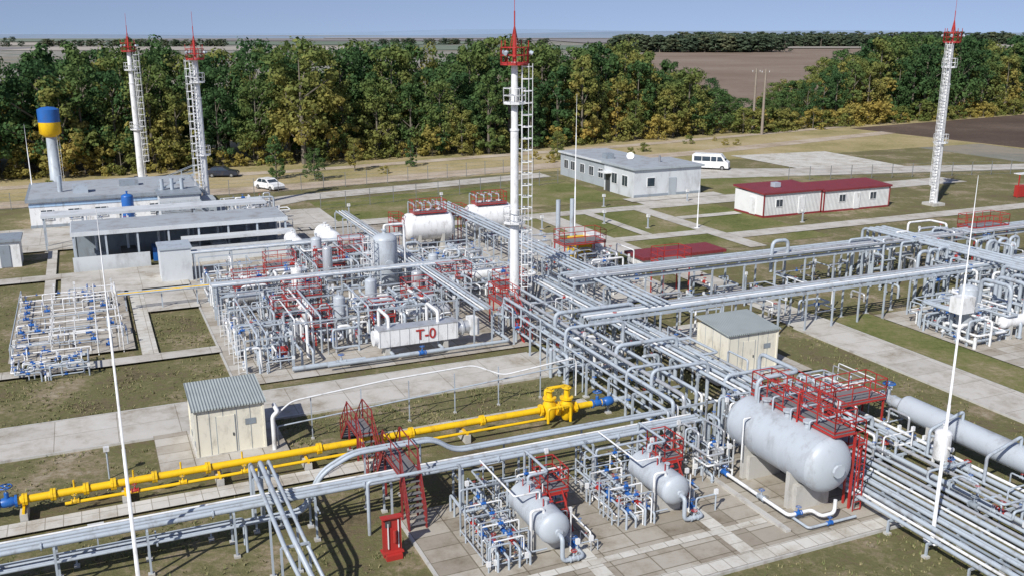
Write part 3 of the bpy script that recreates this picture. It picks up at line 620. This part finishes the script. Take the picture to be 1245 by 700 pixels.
for (a,b) in((26.6,83.4),(33.6,85.4)):
    m=MB('white_storage_tank'); m.hvessel((a,b,2.4),(a+3.8,b,2.4),1.3,WHITE,seg=40); m.platform(a+.4,b-.8,a+3.5,b+.8,3.85,RED,legs=False,h=1.0)
    for k in range(4): m.pipe([(a+.6+k*.8,b,3.6),(a+.6+k*.8,b,4.5),(a+.6+k*.8,b+1.8,4.5),(a+.6+k*.8,b+1.8,.3)],.05,GREY); m.valve((a+.6+k*.8,b+.5,4.5),(0,1,0),.07,GREY,wm=RED)
    m.platform(a-1.6,b-.6,a-.6,b+1.0,2.8,RED); clutter(m,a-1,b-3.5,a+5,b-1.9,14,zs=(.4,.8,1.2),rs=(.04,.06)); m.finish()
m=MB('overhead_pipe_rack')
for b0,z in((67.0,2.7),(80.2,2.3)):
    for i in range(4): m.pipe([(7,b0+i*.35,z+.15),(25,b0+i*.35,z+.15)],(.08,.06,.1,.07)[i],(GREY,WHITE,GREY,SILV)[i],9)
    rackframe(m,7.2,25,b0-.15,b0+1.2,z,GREY,3,'a',.09)
for i in range(4): m.pipe([(21.95+i*.3,54.5,2.8),(21.95+i*.3,92,2.8)],(.08,.06,.1,.07)[i],(GREY,WHITE,GREY,SILV)[i],9)
rackframe(m,21.8,23.05,55,92,2.65,GREY,3,'b',.09)
for i in range(3): m.pipe([(1.0,72.6+i*.3,1.5),(8,72.6+i*.3,1.5)],.07,YEL if i==1 else GREY)
for a in(1.5,4,6.5): m.post(a,72.9,1.4,GREY,.09)
m.pipe([(12,54.3,.5),(24,54.3,.5),(24,57,.5)],.11,GREY,10); m.pipe([(10,55,.35),(14.5,55,.35)],.15,GREY,12); m.valve((13,55,.35),(1,0,0),.12,GREY,wm=BLUE); m.valve((18,54.3,.5),(1,0,0),.1,BLUE)
m.finish()
# ---- left inlet manifold field
m=MB('inlet_valve_manifold')
for k in range(9):
    b=64.2+k*1.65; e=R.uniform(-2.5,0)
    m.pipe([(-5.6,b,0.02),(-5.6,b,.5),(1.3+e,b,.5),(1.3+e,b,0.02)],.045,GREY if k%2 else WHITE)
    for a in(-5.0,)+((-1.0,) if k%3 else (-4,.2)):
        m.valve((a+R.uniform(-.3,.3),b,.5),(1,0,0),.08,BLUE)
    for a in(-3.3,-1.9,.7):
        if R.random()<.8: m.tube((a,b+.1,0),(a,b+.1,1.6),.03,WHITE); m.cb(a,b+.1,1.45,.15,.1,.2,WHITE)
    if k%3==0: m.pipe([(-3.3,b+.1,1.5),(.7,b+.1,1.5)],.03,WHITE)
for a in(-5.6,-.6,.9): m.pipe([(a,63.6,.02),(a,63.6,1.1),(a,78.5,1.1),(a,78.5,0)],.04,R.choice((WHITE,GREY)))
clutter(m,-5.6,63.5,1.2,78.8,22,zs=(.4,.8,1.1),rs=(.03,.045),mats=(WHITE,GREY),vm=BLUE)
m.finish()
m=MB('inlet_valve_manifold'); clutter(m,-5.4,59.8,-1.2,62.8,16,zs=(.3,.6,.9),rs=(.04,.05),mats=(WHITE,GREY),vm=BLUE,vp=.8); m.finish()
# ---- masts
def mast(a,b,H,r=.42,lad=(1,0)):
    m=MB('lighting_mast',(a,b))
    m.cb(a,b,0,1.8,1.8,.35,CONC0)
    m.prof((a,b,.3),(0,0,1),[(0,r*1.1),(H*.35,r*1.0)],WHITE,18); m.prof((a,b,.3+H*.35),(0,0,1),[(0,r*.9),(H*.34,r*.85)],WHITE,18); m.prof((a,b,.3+H*.69),(0,0,1),[(0,r*.75),(H*.31-1.4,r*.7)],WHITE,18)
    for z,k in((.3+H*.35,1.2),(.3+H*.69,1.0)): m.prof((a,b,z-.06),(0,0,1),[(0,r*k),(.12,r*k)],WHITE,18,False)
    dx,dy=lad
    m.ladder(a+dx*(r+.2),b+dy*(r+.2),0.3,H-1.2,WHITE,lad,.5,True,.035)
    for k in range(int(H/1.6)): m.beam((a,b,1+k*1.6),(a+dx*(r+.2),b+dy*(r+.2),1+k*1.6),.05,WHITE)
    for z in(H*.37,H*.80):
        n=8; ps=[(a+.8*math.cos(2*math.pi*i/n),b+.8*math.sin(2*math.pi*i/n),z) for i in range(n+1)]
        m.prof((a,b,z-.06),(0,0,1),[(0,.8),(.06,.8)],WHITE,8,False)
        for i in range(n): m.rail([ps[i],ps[i+1]],WHITE,1.0,.02,3)
    z=H-1.2; n=10; ps=[(a+.95*math.cos(2*math.pi*i/n),b+.95*math.sin(2*math.pi*i/n),z) for i in range(n+1)]
    m.prof((a,b,z-.1),(0,0,1),[(0,.95),(.1,.95)],RED,10,False)
    for i in range(n):
        m.rail([ps[i],ps[i+1]],RED,1.05,.03,3)
        c=V3(ps[i]); d=(c-V3((a,b,z))).normalized()
        if i%3==0: m.tube(c+d*.1+Vector((0,0,.75)),c+d*.3+Vector((0,0,.65)),.14,GREY,10)
        if i%2: m.beam(c,c+Vector((0,0,1.5)),.05,RED)
    m.tube((a,b,z),(a,b,z+1.9),.13,RED,8)
    for k in range(4):
        an=k*math.pi/2; m.beam((a+.35*math.cos(an),b+.35*math.sin(an),z+.9),(a,b,z+2.5),.045,RED)
    m.tube((a,b,z+1.9),(a,b,z+3.4),.045,RED,6); m.tube((a,b,z+3.4),(a,b,z+4.9),.02,RED,5)
    m.finish()
mast(6.7,142.5,18.6,.42,(.9,-.4)); mast(11.8,110.5,18.3,.36,(-.9,-.4)); mast(26.9,60,19.1,.32,(.9,-.4)); mast(91.3,82,20.0,.38,(-.9,-.4))
m=MB('red_service_platform'); m.platform(24.9,57.5,26.2,60,2.0,RED); m.platform(26.2,61,28.4,62.4,2.2,RED); m.stairs((25.5,54.6,0),(25.5,57.5,2.0),.6,RED); m.finish()
def rod(a,b,H):
    m=MB('lightning_rod_pole',(a,b)); m.prof((a,b,0),(0,0,1),[(0,.34),(.1,.34),(.1,.08),(H*.4,.06),(H*.4,.048),(H*.75,.04),(H*.75,.025),(H,.01)],WHITE,10); m.finish()
rod(.1,34.1,14.3); rod(29.7,24.8,14.9); rod(41.9,79.4,14.4); rod(57.8,82,5) ; rod(-6,120,10)
for a,b in((124.1,158.6),(123.8,155.3)):
    m=MB('wooden_power_pole',(a,b)); m.tube((a,b,0),(a,b,12.8),.3,WOOD,8,.2); m.beam((a-1,b,12.1),(a+1,b,12.1),.16,WOOD)
    for k in(-.9,0,.9): m.tube((a+k,b,12.15),(a+k,b,12.45),.06,WHITE,6)
    m.finish()
m=MB('water_tower'); a,b=-3.9,136.3
m.prof((a,b,0),(0,0,1),[(0,.85),(.3,.85),(.3,.75),(6.9,.62)],GREY,18); m.prof((a,b,6.9),(0,0,1),[(0,.64),(.5,1.3),(1.9,1.3)],YEL,22,True,False,False); m.prof((a,b,8.8),(0,0,1),[(0,1.31),(1.6,1.31)],BLUE,22,True,False,False); m.prof((a,b,10.4),(0,0,1),[(0,1.31),(.25,.8),(.35,.05)],BLUE,22)
m.ladder(a+.8,b-.5,0,9,WHITE,(.8,-.6),cage=False); m.finish()
# ---- buildings
def window(m,a0,z0,a1,z1,b,side='S',fr=WHITE):
    if side=='S':
        m.box(a0,b-.05,z0,a1,b-.002,z1,fr); m.box(a0+.07,b-.056,z0+.07,(a0+a1)/2-.03,b-.051,z1-.07,GLASS); m.box((a0+a1)/2+.03,b-.056,z0+.07,a1-.07,b-.051,z1-.07,GLASS)
    else:
        m.box(b-.05,a0,z0,b-.002,a1,z1,fr); m.box(b-.056,a0+.07,z0+.07,b-.051,(a0+a1)/2-.03,z1-.07,GLASS); m.box(b-.056,(a0+a1)/2+.03,z0+.07,b-.051,a1-.07,z1-.07,GLASS)
m=MB('grey_control_building')
m.box(61.2,100.5,0,71,108,3.5,BRICKW2); m.box(60.9,100.2,3.5,71.3,108.3,3.75,BRICKW); m.box(61.15,100.75,3.75,71.05,108.1,3.8,ROOFG)
m.box(62.2,108.02,0,69.5,122.5,3.2,BRICKW); m.box(61.9,108.32,3.2,69.8,122.8,3.42,BRICKW2); m.box(62.1,108.5,3.42,69.6,122.6,3.47,ROOFG)
for b in(102,104.6): window(m,b,1.2,b+1.4,2.6,61.2,'W')
for b in(110,112.6,115.2,118,120): window(m,b,1.1,b+1.3,2.4,62.2,'W')
m.box(61.12,106.4,0,61.198,107.5,2.2,DARK); m.box(60.2,106,2.4,61.19,108,2.5,WHITE)
m.box(66.2,100.42,.1,67.3,100.498,2.3,BRICKW); m.box(63,100.44,1.3,64.2,100.497,2.5,WHITE); m.box(63.08,100.43,1.38,64.12,100.439,2.42,GLASS)
m.box(61.18,100.46,0,71.02,100.498,.4,GREY2)
m.cb(64,112,3.47,1.2,1.2,.7,GREY2); m.tube((67,104,3.8),(67,104,4.6),.15,STEEL,8); m.prof((66,109.5,3.9),(-.5,-.6,.4),[(0,.05),(.15,.35),(.3,.5)],WHITE,14); m.tube((66,109.5,3.4),(66,109.5,4),.04,GREY,6)
m.finish()
m=MB('maroon_roof_modular_building')
def modb(a0,b0,a1,b1,h):
    m.box(a0,b0,.2,a1,b1,h,CORRW); m.box(a0-.02,b0-.02,0,a1+.02,b1+.02,.25,MAROON)
    m.add([(a0-.2,b0-.2,h),(a1+.2,b0-.2,h),(a1+.2,b1+.2,h+.25),(a0-.2,b1+.2,h+.25),(a0-.2,b0-.2,h+.2),(a1+.2,b0-.2,h+.2),(a1+.2,b1+.2,h+.45),(a0-.2,b1+.2,h+.45)],[(3,2,1,0),(4,5,6,7),(0,1,5,4),(1,2,6,5),(2,3,7,6),(3,0,4,7)],CORRM)
    for a in(a0,a1): m.cb(a,b0-.02,.2,.14,.1,h-.2,MAROON)
modb(67.6,83.6,75.6,88.8,2.6); modb(75.85,83.4,85.6,87.4,2.45)
for a in(69.2,78,82.6): window(m,a,1.1,a+1,2,83.6 if a<75 else 83.4)
m.box(72.4,83.52,.2,73.3,83.6,2.1,WHITE); m.box(80.2,83.32,.2,81.1,83.4,2.0,WHITE); m.box(67.5,85,.2,67.6,86,2.1,WHITE)
m.cb(71,86,2.95,.8,.8,.5,GREY)
m.finish()
m=MB('blue_white_workshop')
m.box(-6,109,0,11,121,2.9,WHITE); m.box(-6.3,108.7,2.9,11.3,121.3,3.2,GREY2); m.box(-6,109,3.2,11,121,3.25,ROOFG)
m.box(-6.05,108.94,0,11.05,108.999,.5,GREY2); m.box(-6.02,108.93,2.4,11.02,108.998,2.7,SKYB)
for a in(-5,-2.4,0.2,2.8,5.6,8.2): window(m,a,1.0,a+1.2,2.1,108.93)
m.cb(-1,112,3.25,1.5,1.5,.8,GREY); m.cb(4,115,3.25,2,1.2,.6,GREY2); m.tube((-3,113,3.2),(-3,113,5),.25,GREY,10); m.vvessel(3.4,106.5,.6,3.6,.6,BLUE)
m.finish()
m=MB('boiler_house')
m.box(6.5,104.8,0,10.5,108.5,3.4,BRICKW2); m.box(6.3,104.6,3.4,10.7,108.7,3.6,GREY2); m.box(10.52,105.5,0,12.2,108.5,2.6,BRICKW)
for a in(7,8.2,9.3): window(m,a,1.2,a+.9,2.2,104.8)
m.platform(6.5,103.6,10.5,104.5,1.8,GREY); m.stairs((12.6,104,0),(10.5,104,1.8),.8,GREY); m.stairs((6.6,108,3.6),(10.4,108,5.0),.8,GREY)
for a in(7,8,9): m.tube((a,107.5,3.6),(a,107.5,4.8),.2,GREY,10)
clutter(m,-2,101,4,106,16,zs=(.6,1.2,2)); clutter(m,12.5,101,18,107,26,zs=(.6,1.2,2,2.8)); m.finish()
m=MB('canopy_pump_shelter')
m.box(-2,87.9,3.05,16.4,93.5,3.4,BRICKW2); m.box(-1.9,88.05,3.4,16.3,93.4,3.45,ROOFG)
for i in range(8):
    a=-1.8+i*2.57; m.post(a,88.1,3.05,GREY,.16); m.post(a,93.2,3.05,GREY,.16)
m.box(-1.9,93.2,0,16.3,93.35,3.0,GREY2); m.box(-2,87.6,0,4.2,87.75,1.3,BRICKW2); m.box(6.9,86.6,2.1,16.8,88.0,2.35,BRICKW2); m.box(7,87.0,0,16.6,87.15,1.5,BRICKW2)
for i in range(6): m.cb(0+i*2.6,90.5,0,1.3,2.0,1.2,(GREY2,DARK,BLUE,GREY2,GREY,GREY2)[i]); m.tube((0+i*2.6,90.5,1.2),(0+i*2.6,90.5,2.8),.12,GREY)
m.box(4.6,80.6,0,7.0,83.4,2.8,BRICKW2); m.box(4.5,80.5,2.8,7.1,83.5,2.95,GREY)
m.box(-4.5,97,3.2,16,99.5,3.45,BRICKW2)
for i in range(7): m.post(-4.3+i*3.35,97.2,3.2,GREY,.14); m.post(-4.3+i*3.35,99.3,3.2,GREY,.14)
clutter(m,-2,94,18,97,24,zs=(.6,1.2,2,2.8)); m.finish()
m=MB('maroon_roof_low_shelter'); m.box(43,68.6,0,51.3,71.4,.9,WHITE); m.box(42.8,68.4,.9,51.5,71.6,1.15,CORRM); m.finish()
m=MB('small_kiosk'); m.box(-8.4,92,0,-6.2,95,2.3,WHITE); m.box(-8.6,91.8,2.3,-6.0,95.2,2.5,GREY2); m.box(-7.8,91.93,.1,-7.0,91.998,2,GREY2); m.finish()
m=MB('fire_point_cabinet'); m.box(105,81.5,.1,106.4,82.2,1.5,RED); m.beam((104.9,81.6,0),(104.9,81.6,3),.1,RED); m.beam((106.5,81.6,0),(106.5,81.6,3),.1,RED); m.box(104.8,81.4,2.9,106.6,82.4,3.0,WHITE); m.finish()
def fence(name,pts,h=2.0,step=3.0,mat=STEEL):
    m=MB(name)
    for (p,q) in zip(pts[:-1],pts[1:]):
        p=V3((*p,0));q=V3((*q,0));n=max(1,int((q-p).length/step))
        for k in range(n+1): c=p.lerp(q,k/n); m.beam(c,c+Vector((0,0,h)),.07,mat)
        for z in(.15,.6,1.05,1.5,h-.05): m.beam(p+Vector((0,0,z)),q+Vector((0,0,z)),.02,mat)
    m.finish()
fence('wire_fence',[(-30,123),(22,123),(58,127),(60,127)]); fence('wire_fence',[(88,104),(140,92)]); fence('wire_fence',[(24,108),(58,115)])
# ---- vehicles
def vehicle(name,a,b,ang,L,Wd,prof,glass,col,wheels,wr,sideglass):
    m=MB(name,(a,b)); ca,sa=math.cos(ang),math.sin(ang)
    T=lambda x,y,z:(a+x*ca-y*sa,b+x*sa+y*ca,z)
    n=len(prof); h=Wd/2
    def yy(z,zt=max(p[1] for p in prof)): return h-(0.0 if z<zt*.55 else (z-zt*.55)/(zt*.45)*.14)
    vs=[T(x,-yy(z),z) for x,z in prof]+[T(x,yy(z),z) for x,z in prof]
    fs=[tuple(range(n)),tuple(reversed(range(n,2*n)))]+[(i,i+n,(i+1)%n+n,(i+1)%n) for i in range(n)]
    m.add(vs,fs,col)
    for q in sideglass:
        for s_ in(-1,1): m.add([T(x,s_*(yy(z)+.012),z) for x,z in q],[tuple(range(len(q))) if s_<0 else tuple(reversed(range(len(q))))],GLASS)
    for (p,q) in glass:
        d=V3((q[0]-p[0],0,q[1]-p[1])); nrm=V3((d.z,0,-d.x)).normalized()*(.012)
        if nrm.x*(p[0])<0: nrm=-nrm
        p1=(p[0]+nrm.x,p[1]+nrm.z);q1=(q[0]+nrm.x,q[1]+nrm.z)
        m.add([T(p1[0],-yy(p1[1])+.12,p1[1]),T(p1[0],yy(p1[1])-.12,p1[1]),T(q1[0],yy(q1[1])-.12,q1[1]),T(q1[0],-yy(q1[1])+.12,q1[1])],[(0,1,2,3)],GLASS)
    for x in wheels:
        for s_ in(-1,1):
            m.tube(T(x,s_*(h-.2),wr),T(x,s_*(h+.02),wr),wr,RUB,16); m.tube(T(x,s_*(h+.015),wr),T(x,s_*(h+.03),wr),wr*.55,STEEL,12)
    for s_ in(-1,1):
        m.add([T(L/2+.01,s_*(h-.1),.65),T(L/2+.01,s_*(h-.4),.65),T(L/2+.01,s_*(h-.4),.85),T(L/2+.01,s_*(h-.1),.85)],[(0,1,2,3)],WHITE)
        m.add([T(-L/2-.01,s_*(h-.1),.7),T(-L/2-.01,s_*(h-.3),.7),T(-L/2-.01,s_*(h-.3),1.0),T(-L/2-.01,s_*(h-.1),1.0)],[(0,1,2,3)],RED)
    m.finish()
vehicle('white_minibus',85.2,118.2,math.radians(-44),5.4,2.0,[(-2.7,.35),(-2.7,2.15),(-2.5,2.35),(1.5,2.35),(2.25,1.4),(2.65,1.15),(2.7,.35)],[((1.55,2.25),(2.2,1.45)),((-2.7,1.4),(-2.7,2.0))],WHITE,(-1.7,1.8),.36,[[(-2.4,1.35),(-1.3,1.35),(-1.3,2.0),(-2.4,2.0)],[(-1.2,1.35),(0,1.35),(0,2.0),(-1.2,2.0)],[(.12,1.35),(.9,1.35),(.9,2.0),(.12,2.0)],[(1.02,1.35),(2.0,1.35),(1.55,2.0),(1.02,2.0)]])
cp=[(-2.2,.3),(-2.25,.85),(-1.9,.98),(-1.3,1.45),(.2,1.48),(1.0,1.0),(2.0,.85),(2.2,.6),(2.15,.3)]
cg=[((.22,1.45),(.96,1.02)),((-1.32,1.43),(-1.86,1.0))]; cs=[[(-1.6,1.0),(-.55,1.0),(-.55,1.4),(-1.2,1.4)],[(-.45,1.0),(.8,1.0),(.15,1.41),(-.45,1.41)]]
vehicle('dark_parked_car',17.4,140,math.radians(-20),4.4,1.75,cp,cg,paint('dark_car_paint',(.03,.035,.05),.25),(-1.35,1.35),.32,cs)
vehicle('white_parked_car',21.4,126,math.radians(-65),4.0,1.7,cp,cg,WHITE,(-1.35,1.35),.32,cs)
m=MB('warning_sign'); m.post(-1.2,37.6,1.3,GREY,.05); m.box(-1.5,37.55,.9,-.9,37.58,1.35,WHITE); m.finish()
m=MB('street_lamp'); m.tube((-.6,44.5,0),(-.6,44.5,1.4),.04,GREY); m.cb(-.6,44.5,1.4,.25,.25,.2,WHITE); m.finish()
for (a,b) in((50,88),(53,84),(66,96),(42.6,88),(55,97),(70,80),(26,103),(38,106)):
    m=MB('bollard_light',(a,b)); m.post(a,b,1.2,GREY,.12); m.cb(a,b,1.2,.3,.3,.3,WHITE); m.finish()

# ---------------------------------------------------------------- trees
def leafmat(n,stops,hz=.22):
    m=bpy.data.materials.new(n); m.use_nodes=True; N=m.node_tree.nodes; L=m.node_tree.links; N.clear()
    out=N.new('ShaderNodeOutputMaterial'); oi=N.new('ShaderNodeObjectInfo'); g=N.new('ShaderNodeNewGeometry')
    ns=N.new('ShaderNodeTexNoise'); ns.inputs['Scale'].default_value=.22; ns.inputs['Detail'].default_value=4; L.new(g.outputs['Position'],ns.inputs['Vector'])
    a=N.new('ShaderNodeMath'); a.operation='MULTIPLY_ADD'; a.inputs[1].default_value=.7; a.inputs[2].default_value=-.35+hz*.5; L.new(ns.outputs['Fac'],a.inputs[0])
    b=N.new('ShaderNodeMath'); b.operation='MULTIPLY_ADD'; b.inputs[1].default_value=.85; L.new(oi.outputs['Random'],b.inputs[0]); L.new(a.outputs[0],b.inputs[2])
    sx=N.new('ShaderNodeSeparateXYZ'); L.new(g.outputs['Position'],sx.inputs[0])
    c=N.new('ShaderNodeMath'); c.operation='MULTIPLY_ADD'; c.inputs[1].default_value=-hz/11; L.new(sx.outputs['Z'],c.inputs[0]); L.new(b.outputs[0],c.inputs[2]); c2=N.new('ShaderNodeMath'); c2.operation='ADD'; c2.inputs[1].default_value=hz*.5; L.new(c.outputs[0],c2.inputs[0])
    r=ramp(N,stops); L.new(c2.outputs[0],r.inputs['Fac'])
    ri=N.new('ShaderNodeMath'); ri.operation='MULTIPLY_ADD'; ri.inputs[1].default_value=.5; ri.inputs[2].default_value=.78; L.new(g.outputs['Random Per Island'],ri.inputs[0])
    mx=N.new('ShaderNodeVectorMath'); mx.operation='SCALE'; L.new(r.outputs['Color'],mx.inputs[0]); L.new(ri.outputs[0],mx.inputs['Scale'])
    d=N.new('ShaderNodeBsdfDiffuse'); t=N.new('ShaderNodeBsdfTranslucent'); L.new(mx.outputs[0],d.inputs['Color']); L.new(mx.outputs[0],t.inputs['Color'])
    s=N.new('ShaderNodeMixShader'); s.inputs[0].default_value=.4; L.new(d.outputs[0],s.inputs[1]); L.new(t.outputs[0],s.inputs[2]); L.new(s.outputs[0],out.inputs[0]); return m
LEAF=leafmat('tree_foliage',[(0,(.06,.12,.05)),(.35,(.095,.165,.06)),(.58,(.15,.20,.065)),(.76,(.23,.245,.075)),(.92,(.35,.30,.09)),(1,(.42,.32,.09))])
LEAFY=leafmat('autumn_bush_foliage',[(0,(.15,.19,.055)),(.45,(.27,.26,.08)),(.9,(.42,.33,.09))],0)
LEAFH=leafmat('hazy_wood_foliage',[(0,(.085,.12,.08)),(.6,(.12,.155,.095)),(1,(.20,.20,.11))],0)  # distance haze put into these leaf colours
BARK=paint('bark',(.16,.14,.11),.9)
def treemesh(name,H,Wc,seed,leaf,nc=55,nl=42,ls=.42,low=.22):
    rr=random.Random(seed); m=MB(name,(0,0))
    m.prof((0,0,0),(0,0,1),[(0,H*.018),(H*.4,H*.012),(H*.85,H*.003)],BARK,7)
    cl=[]
    for i in range(nc):
        t=rr.uniform(low,1.0); rad=Wc*.5*math.sin(min(1,(1.04-t)/(1.04-low)*.95+.08)*math.pi*.62+.1)**.8*rr.uniform(.45,1.05)
        an=rr.uniform(0,6.283); cl.append((rad*math.cos(an),rad*math.sin(an),t*H*.97, rr.uniform(.55,1.3)*Wc*.135))
    for i in range(0,nc,6):
        x,y,z,_=cl[i]; m.beam((0,0,max(H*.15,z-H*.18)),(x,y,z),H*.008,BARK)
    i=m.mi(leaf)
    for (x,y,z,r) in cl:
        for k in range(nl):
            d=Vector((rr.gauss(0,1),rr.gauss(0,1),rr.gauss(0,1))).normalized()*(r*rr.uniform(.55,1.12)); d.z*=.8
            c=Vector((x,y,z))+d; nrm=(d.normalized()+Vector((rr.uniform(-.5,.5),rr.uniform(-.5,.5),rr.uniform(-.1,.6)))).normalized()
            u=nrm.orthogonal().normalized(); v=nrm.cross(u); an=rr.uniform(0,6.28); u2=u*math.cos(an)+v*math.sin(an); v2=nrm.cross(u2); s_=ls*rr.uniform(.6,1.3)
            q=len(m.V); m.V+=[tuple(c-u2*s_*.5),tuple(c+v2*s_*.4),tuple(c+u2*s_*.5),tuple(c-v2*s_*.4)]; m.F.append([q,q+1,q+2,q+3]); m.M.append(i); m.S.append(False)
    me=bpy.data.meshes.new(name); me.from_pydata(m.V,[],m.F)
    for x in m.mats: me.materials.append(x)
    me.polygons.foreach_set('material_index',m.M); me.update(); return me
TM=[treemesh('deciduous_crown_%d'%i,16,(8.5,7.5,9.5,6.0,8.5,7)[i],i+3,LEAF,64,54,.5,(.16,.2,.14,.08,.22,.12)[i]) for i in range(6)]
BM=[treemesh('bush_crown_%d'%i,4,4.2,i+40,LEAFY,26,40,.34,.05) for i in range(3)]
HM=[treemesh('far_crown_%d'%i,16,9,i+60,LEAFH,30,16,1.6,.1) for i in range(2)]
def forest(name):
    e=bpy.data.objects.new(name,None); sc.collection.objects.link(e); return e
def put(par,me,a,b,h,base,wx=1):
    o=bpy.data.objects.new('tree_crown',me); sc.collection.objects.link(o); o.location=W(a,b,0); k=h/base; o.scale=(k*wx*R.uniform(.9,1.15),k*wx*R.uniform(.9,1.15),k); o.rotation_euler=(0,0,R.uniform(0,6.28)); o.parent=par
F1=forest('tree_belt')
for j,b0 in enumerate((153,158.5,165,173)):
    a=-70
    while a<150:
        b=b0+max(0,(a-60)*.2)+R.uniform(-2,2); aq=a-(b-160)*.68
        a+=4.8+R.uniform(-1.2,1.2)
        if aq>119: continue
        hb=17.5 if aq<90 else max(5.5,17.5-(aq-90)/28*12)
        h=hb*R.uniform(.74,1.1)*(.88 if j==0 else 1)
        put(F1,R.choice(TM),a,b,h,16,1.0 if h>9 else 1.5)
a=-70
while a<118:
    put(F1,R.choice(BM) if R.random()<.75 else R.choice(TM),a,(150 if a<60 else 150+(a-60)*.2)+R.uniform(-1.5,1.5),R.uniform(2,6),5,1.1); a+=2.4
F2=forest('tree_belt')
for j,b0 in enumerate((165,171,178,187)):
    a=118
    while a<330:
        b=b0+(a-124)*.11+R.uniform(-2,2); aq=a-(b-160)*.74; a+=5+R.uniform(-.8,.8)
        if aq<121: continue
        h=(6+min(11.5,max(0,(aq-122)*.36)))*R.uniform(.75,1.1)
        put(F2,R.choice(TM),a,b,h,16,1.0 if h>9 else 1.5)
a=122
while a<330: put(F2,R.choice(BM),a,160+(a-124)*.11+R.uniform(-1.5,1.5),R.uniform(2.5,6.5),5,1.3); a+=2.4
for (a,b,h) in((24,135,6),(28.5,131,4.5),(36,138,5),(45,139,4),(70,139,4.5)):
    t=bpy.data.objects.new('birch_tree',R.choice(TM)); sc.collection.objects.link(t); t.location=W(a,b); t.scale=(h/16*1.1,)*2+(h/16,); t.rotation_euler=(0,0,R.random()*6)
for _ in range(16):
    a=R.uniform(-20,110); b=R.uniform(130,138)+max(0,(a-60)*.25); k=R.uniform(.15,.4)
    t=bpy.data.objects.new('bush',R.choice(BM)); sc.collection.objects.link(t); t.location=W(a,b); t.scale=(k*1.3,k*1.3,k); t.rotation_euler=(0,0,R.random()*6)
F3=forest('distant_woodland')
def woods(x0,x1,y0,y1,n,h):
    for _ in range(n):
        x=R.uniform(x0,x1); y=R.uniform(y0,y1); o=bpy.data.objects.new('tree_crown',R.choice(HM)); sc.collection.objects.link(o); o.location=(x,y,0); k=h*R.uniform(.8,1.15)/16; o.scale=(k*2.2,k*2.2,k); o.rotation_euler=(0,0,R.uniform(0,6.28)); o.parent=F3
woods(100,270,950,1010,150,15); woods(260,560,1250,1310,160,14); woods(260,800,1500,1600,160,17); woods(-1100,-900,1700,1800,50,10); woods(-620,-380,1290,1310,60,9); woods(-200,60,1500,1520,60,9); woods(-900,-640,1290,1300,40,7)
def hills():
    hz=[((.20,.27,.36),(.26,.32,.39)),((.25,.34,.47),(.29,.38,.5))]  # aerial haze painted as blue base colours, bluer on the farther ridge
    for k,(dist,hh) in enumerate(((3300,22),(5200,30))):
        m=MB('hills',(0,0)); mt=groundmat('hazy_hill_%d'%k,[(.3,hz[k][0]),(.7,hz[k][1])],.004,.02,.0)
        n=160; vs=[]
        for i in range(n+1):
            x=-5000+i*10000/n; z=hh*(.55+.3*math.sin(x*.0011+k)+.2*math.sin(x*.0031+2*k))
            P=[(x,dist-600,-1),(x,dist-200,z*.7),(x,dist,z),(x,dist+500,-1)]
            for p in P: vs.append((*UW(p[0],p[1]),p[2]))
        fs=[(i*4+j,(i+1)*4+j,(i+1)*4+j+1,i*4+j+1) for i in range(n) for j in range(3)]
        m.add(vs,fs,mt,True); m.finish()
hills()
# ---------------------------------------------------------------- camera, light, sky
cd=bpy.data.cameras.new('camera'); co=bpy.data.objects.new('camera',cd); sc.collection.objects.link(co); co.location=(0,0,20); co.rotation_euler=(math.radians(90-15.05),0,0); cd.lens=1160/1245*36; cd.sensor_width=36; cd.clip_start=.5; cd.clip_end=20000; sc.camera=co
sd=Vector((-.40,-.72,.70)).normalized()
el=math.asin(sd.z); az=math.atan2(sd.x,sd.y)
l=bpy.data.lights.new('sun','SUN'); l.energy=5.0; l.angle=math.radians(.5); l.color=(1,.965,.91); lo=bpy.data.objects.new('sun',l); sc.collection.objects.link(lo); lo.rotation_euler=sd.to_track_quat('Z','Y').to_euler(); lo.location=(0,0,60)
w=bpy.data.worlds.new('World'); sc.world=w; w.use_nodes=True; N=w.node_tree.nodes; L=w.node_tree.links
sk=N.new('ShaderNodeTexSky'); sk.sky_type='NISHITA'; sk.sun_disc=False; sk.sun_elevation=el; sk.sun_rotation=az; sk.air_density=1.0; sk.dust_density=.3; sk.ozone_density=2.5
tc=N.new('ShaderNodeTexCoord'); va=N.new('ShaderNodeVectorMath'); va.operation='ADD'; va.inputs[1].default_value=(0,0,.19); vn=N.new('ShaderNodeVectorMath'); vn.operation='NORMALIZE'
L.new(tc.outputs['Generated'],va.inputs[0]); L.new(va.outputs[0],vn.inputs[0]); L.new(vn.outputs[0],sk.inputs['Vector'])
hs=N.new('ShaderNodeHueSaturation'); hs.inputs['Saturation'].default_value=.88; hs.inputs['Hue'].default_value=.515; L.new(sk.outputs[0],hs.inputs['Color'])
L.new(hs.outputs[0],N['Background'].inputs[0]); N['Background'].inputs[1].default_value=.11
sc.view_settings.view_transform='Standard'; sc.view_settings.look='None'; sc.view_settings.exposure=0
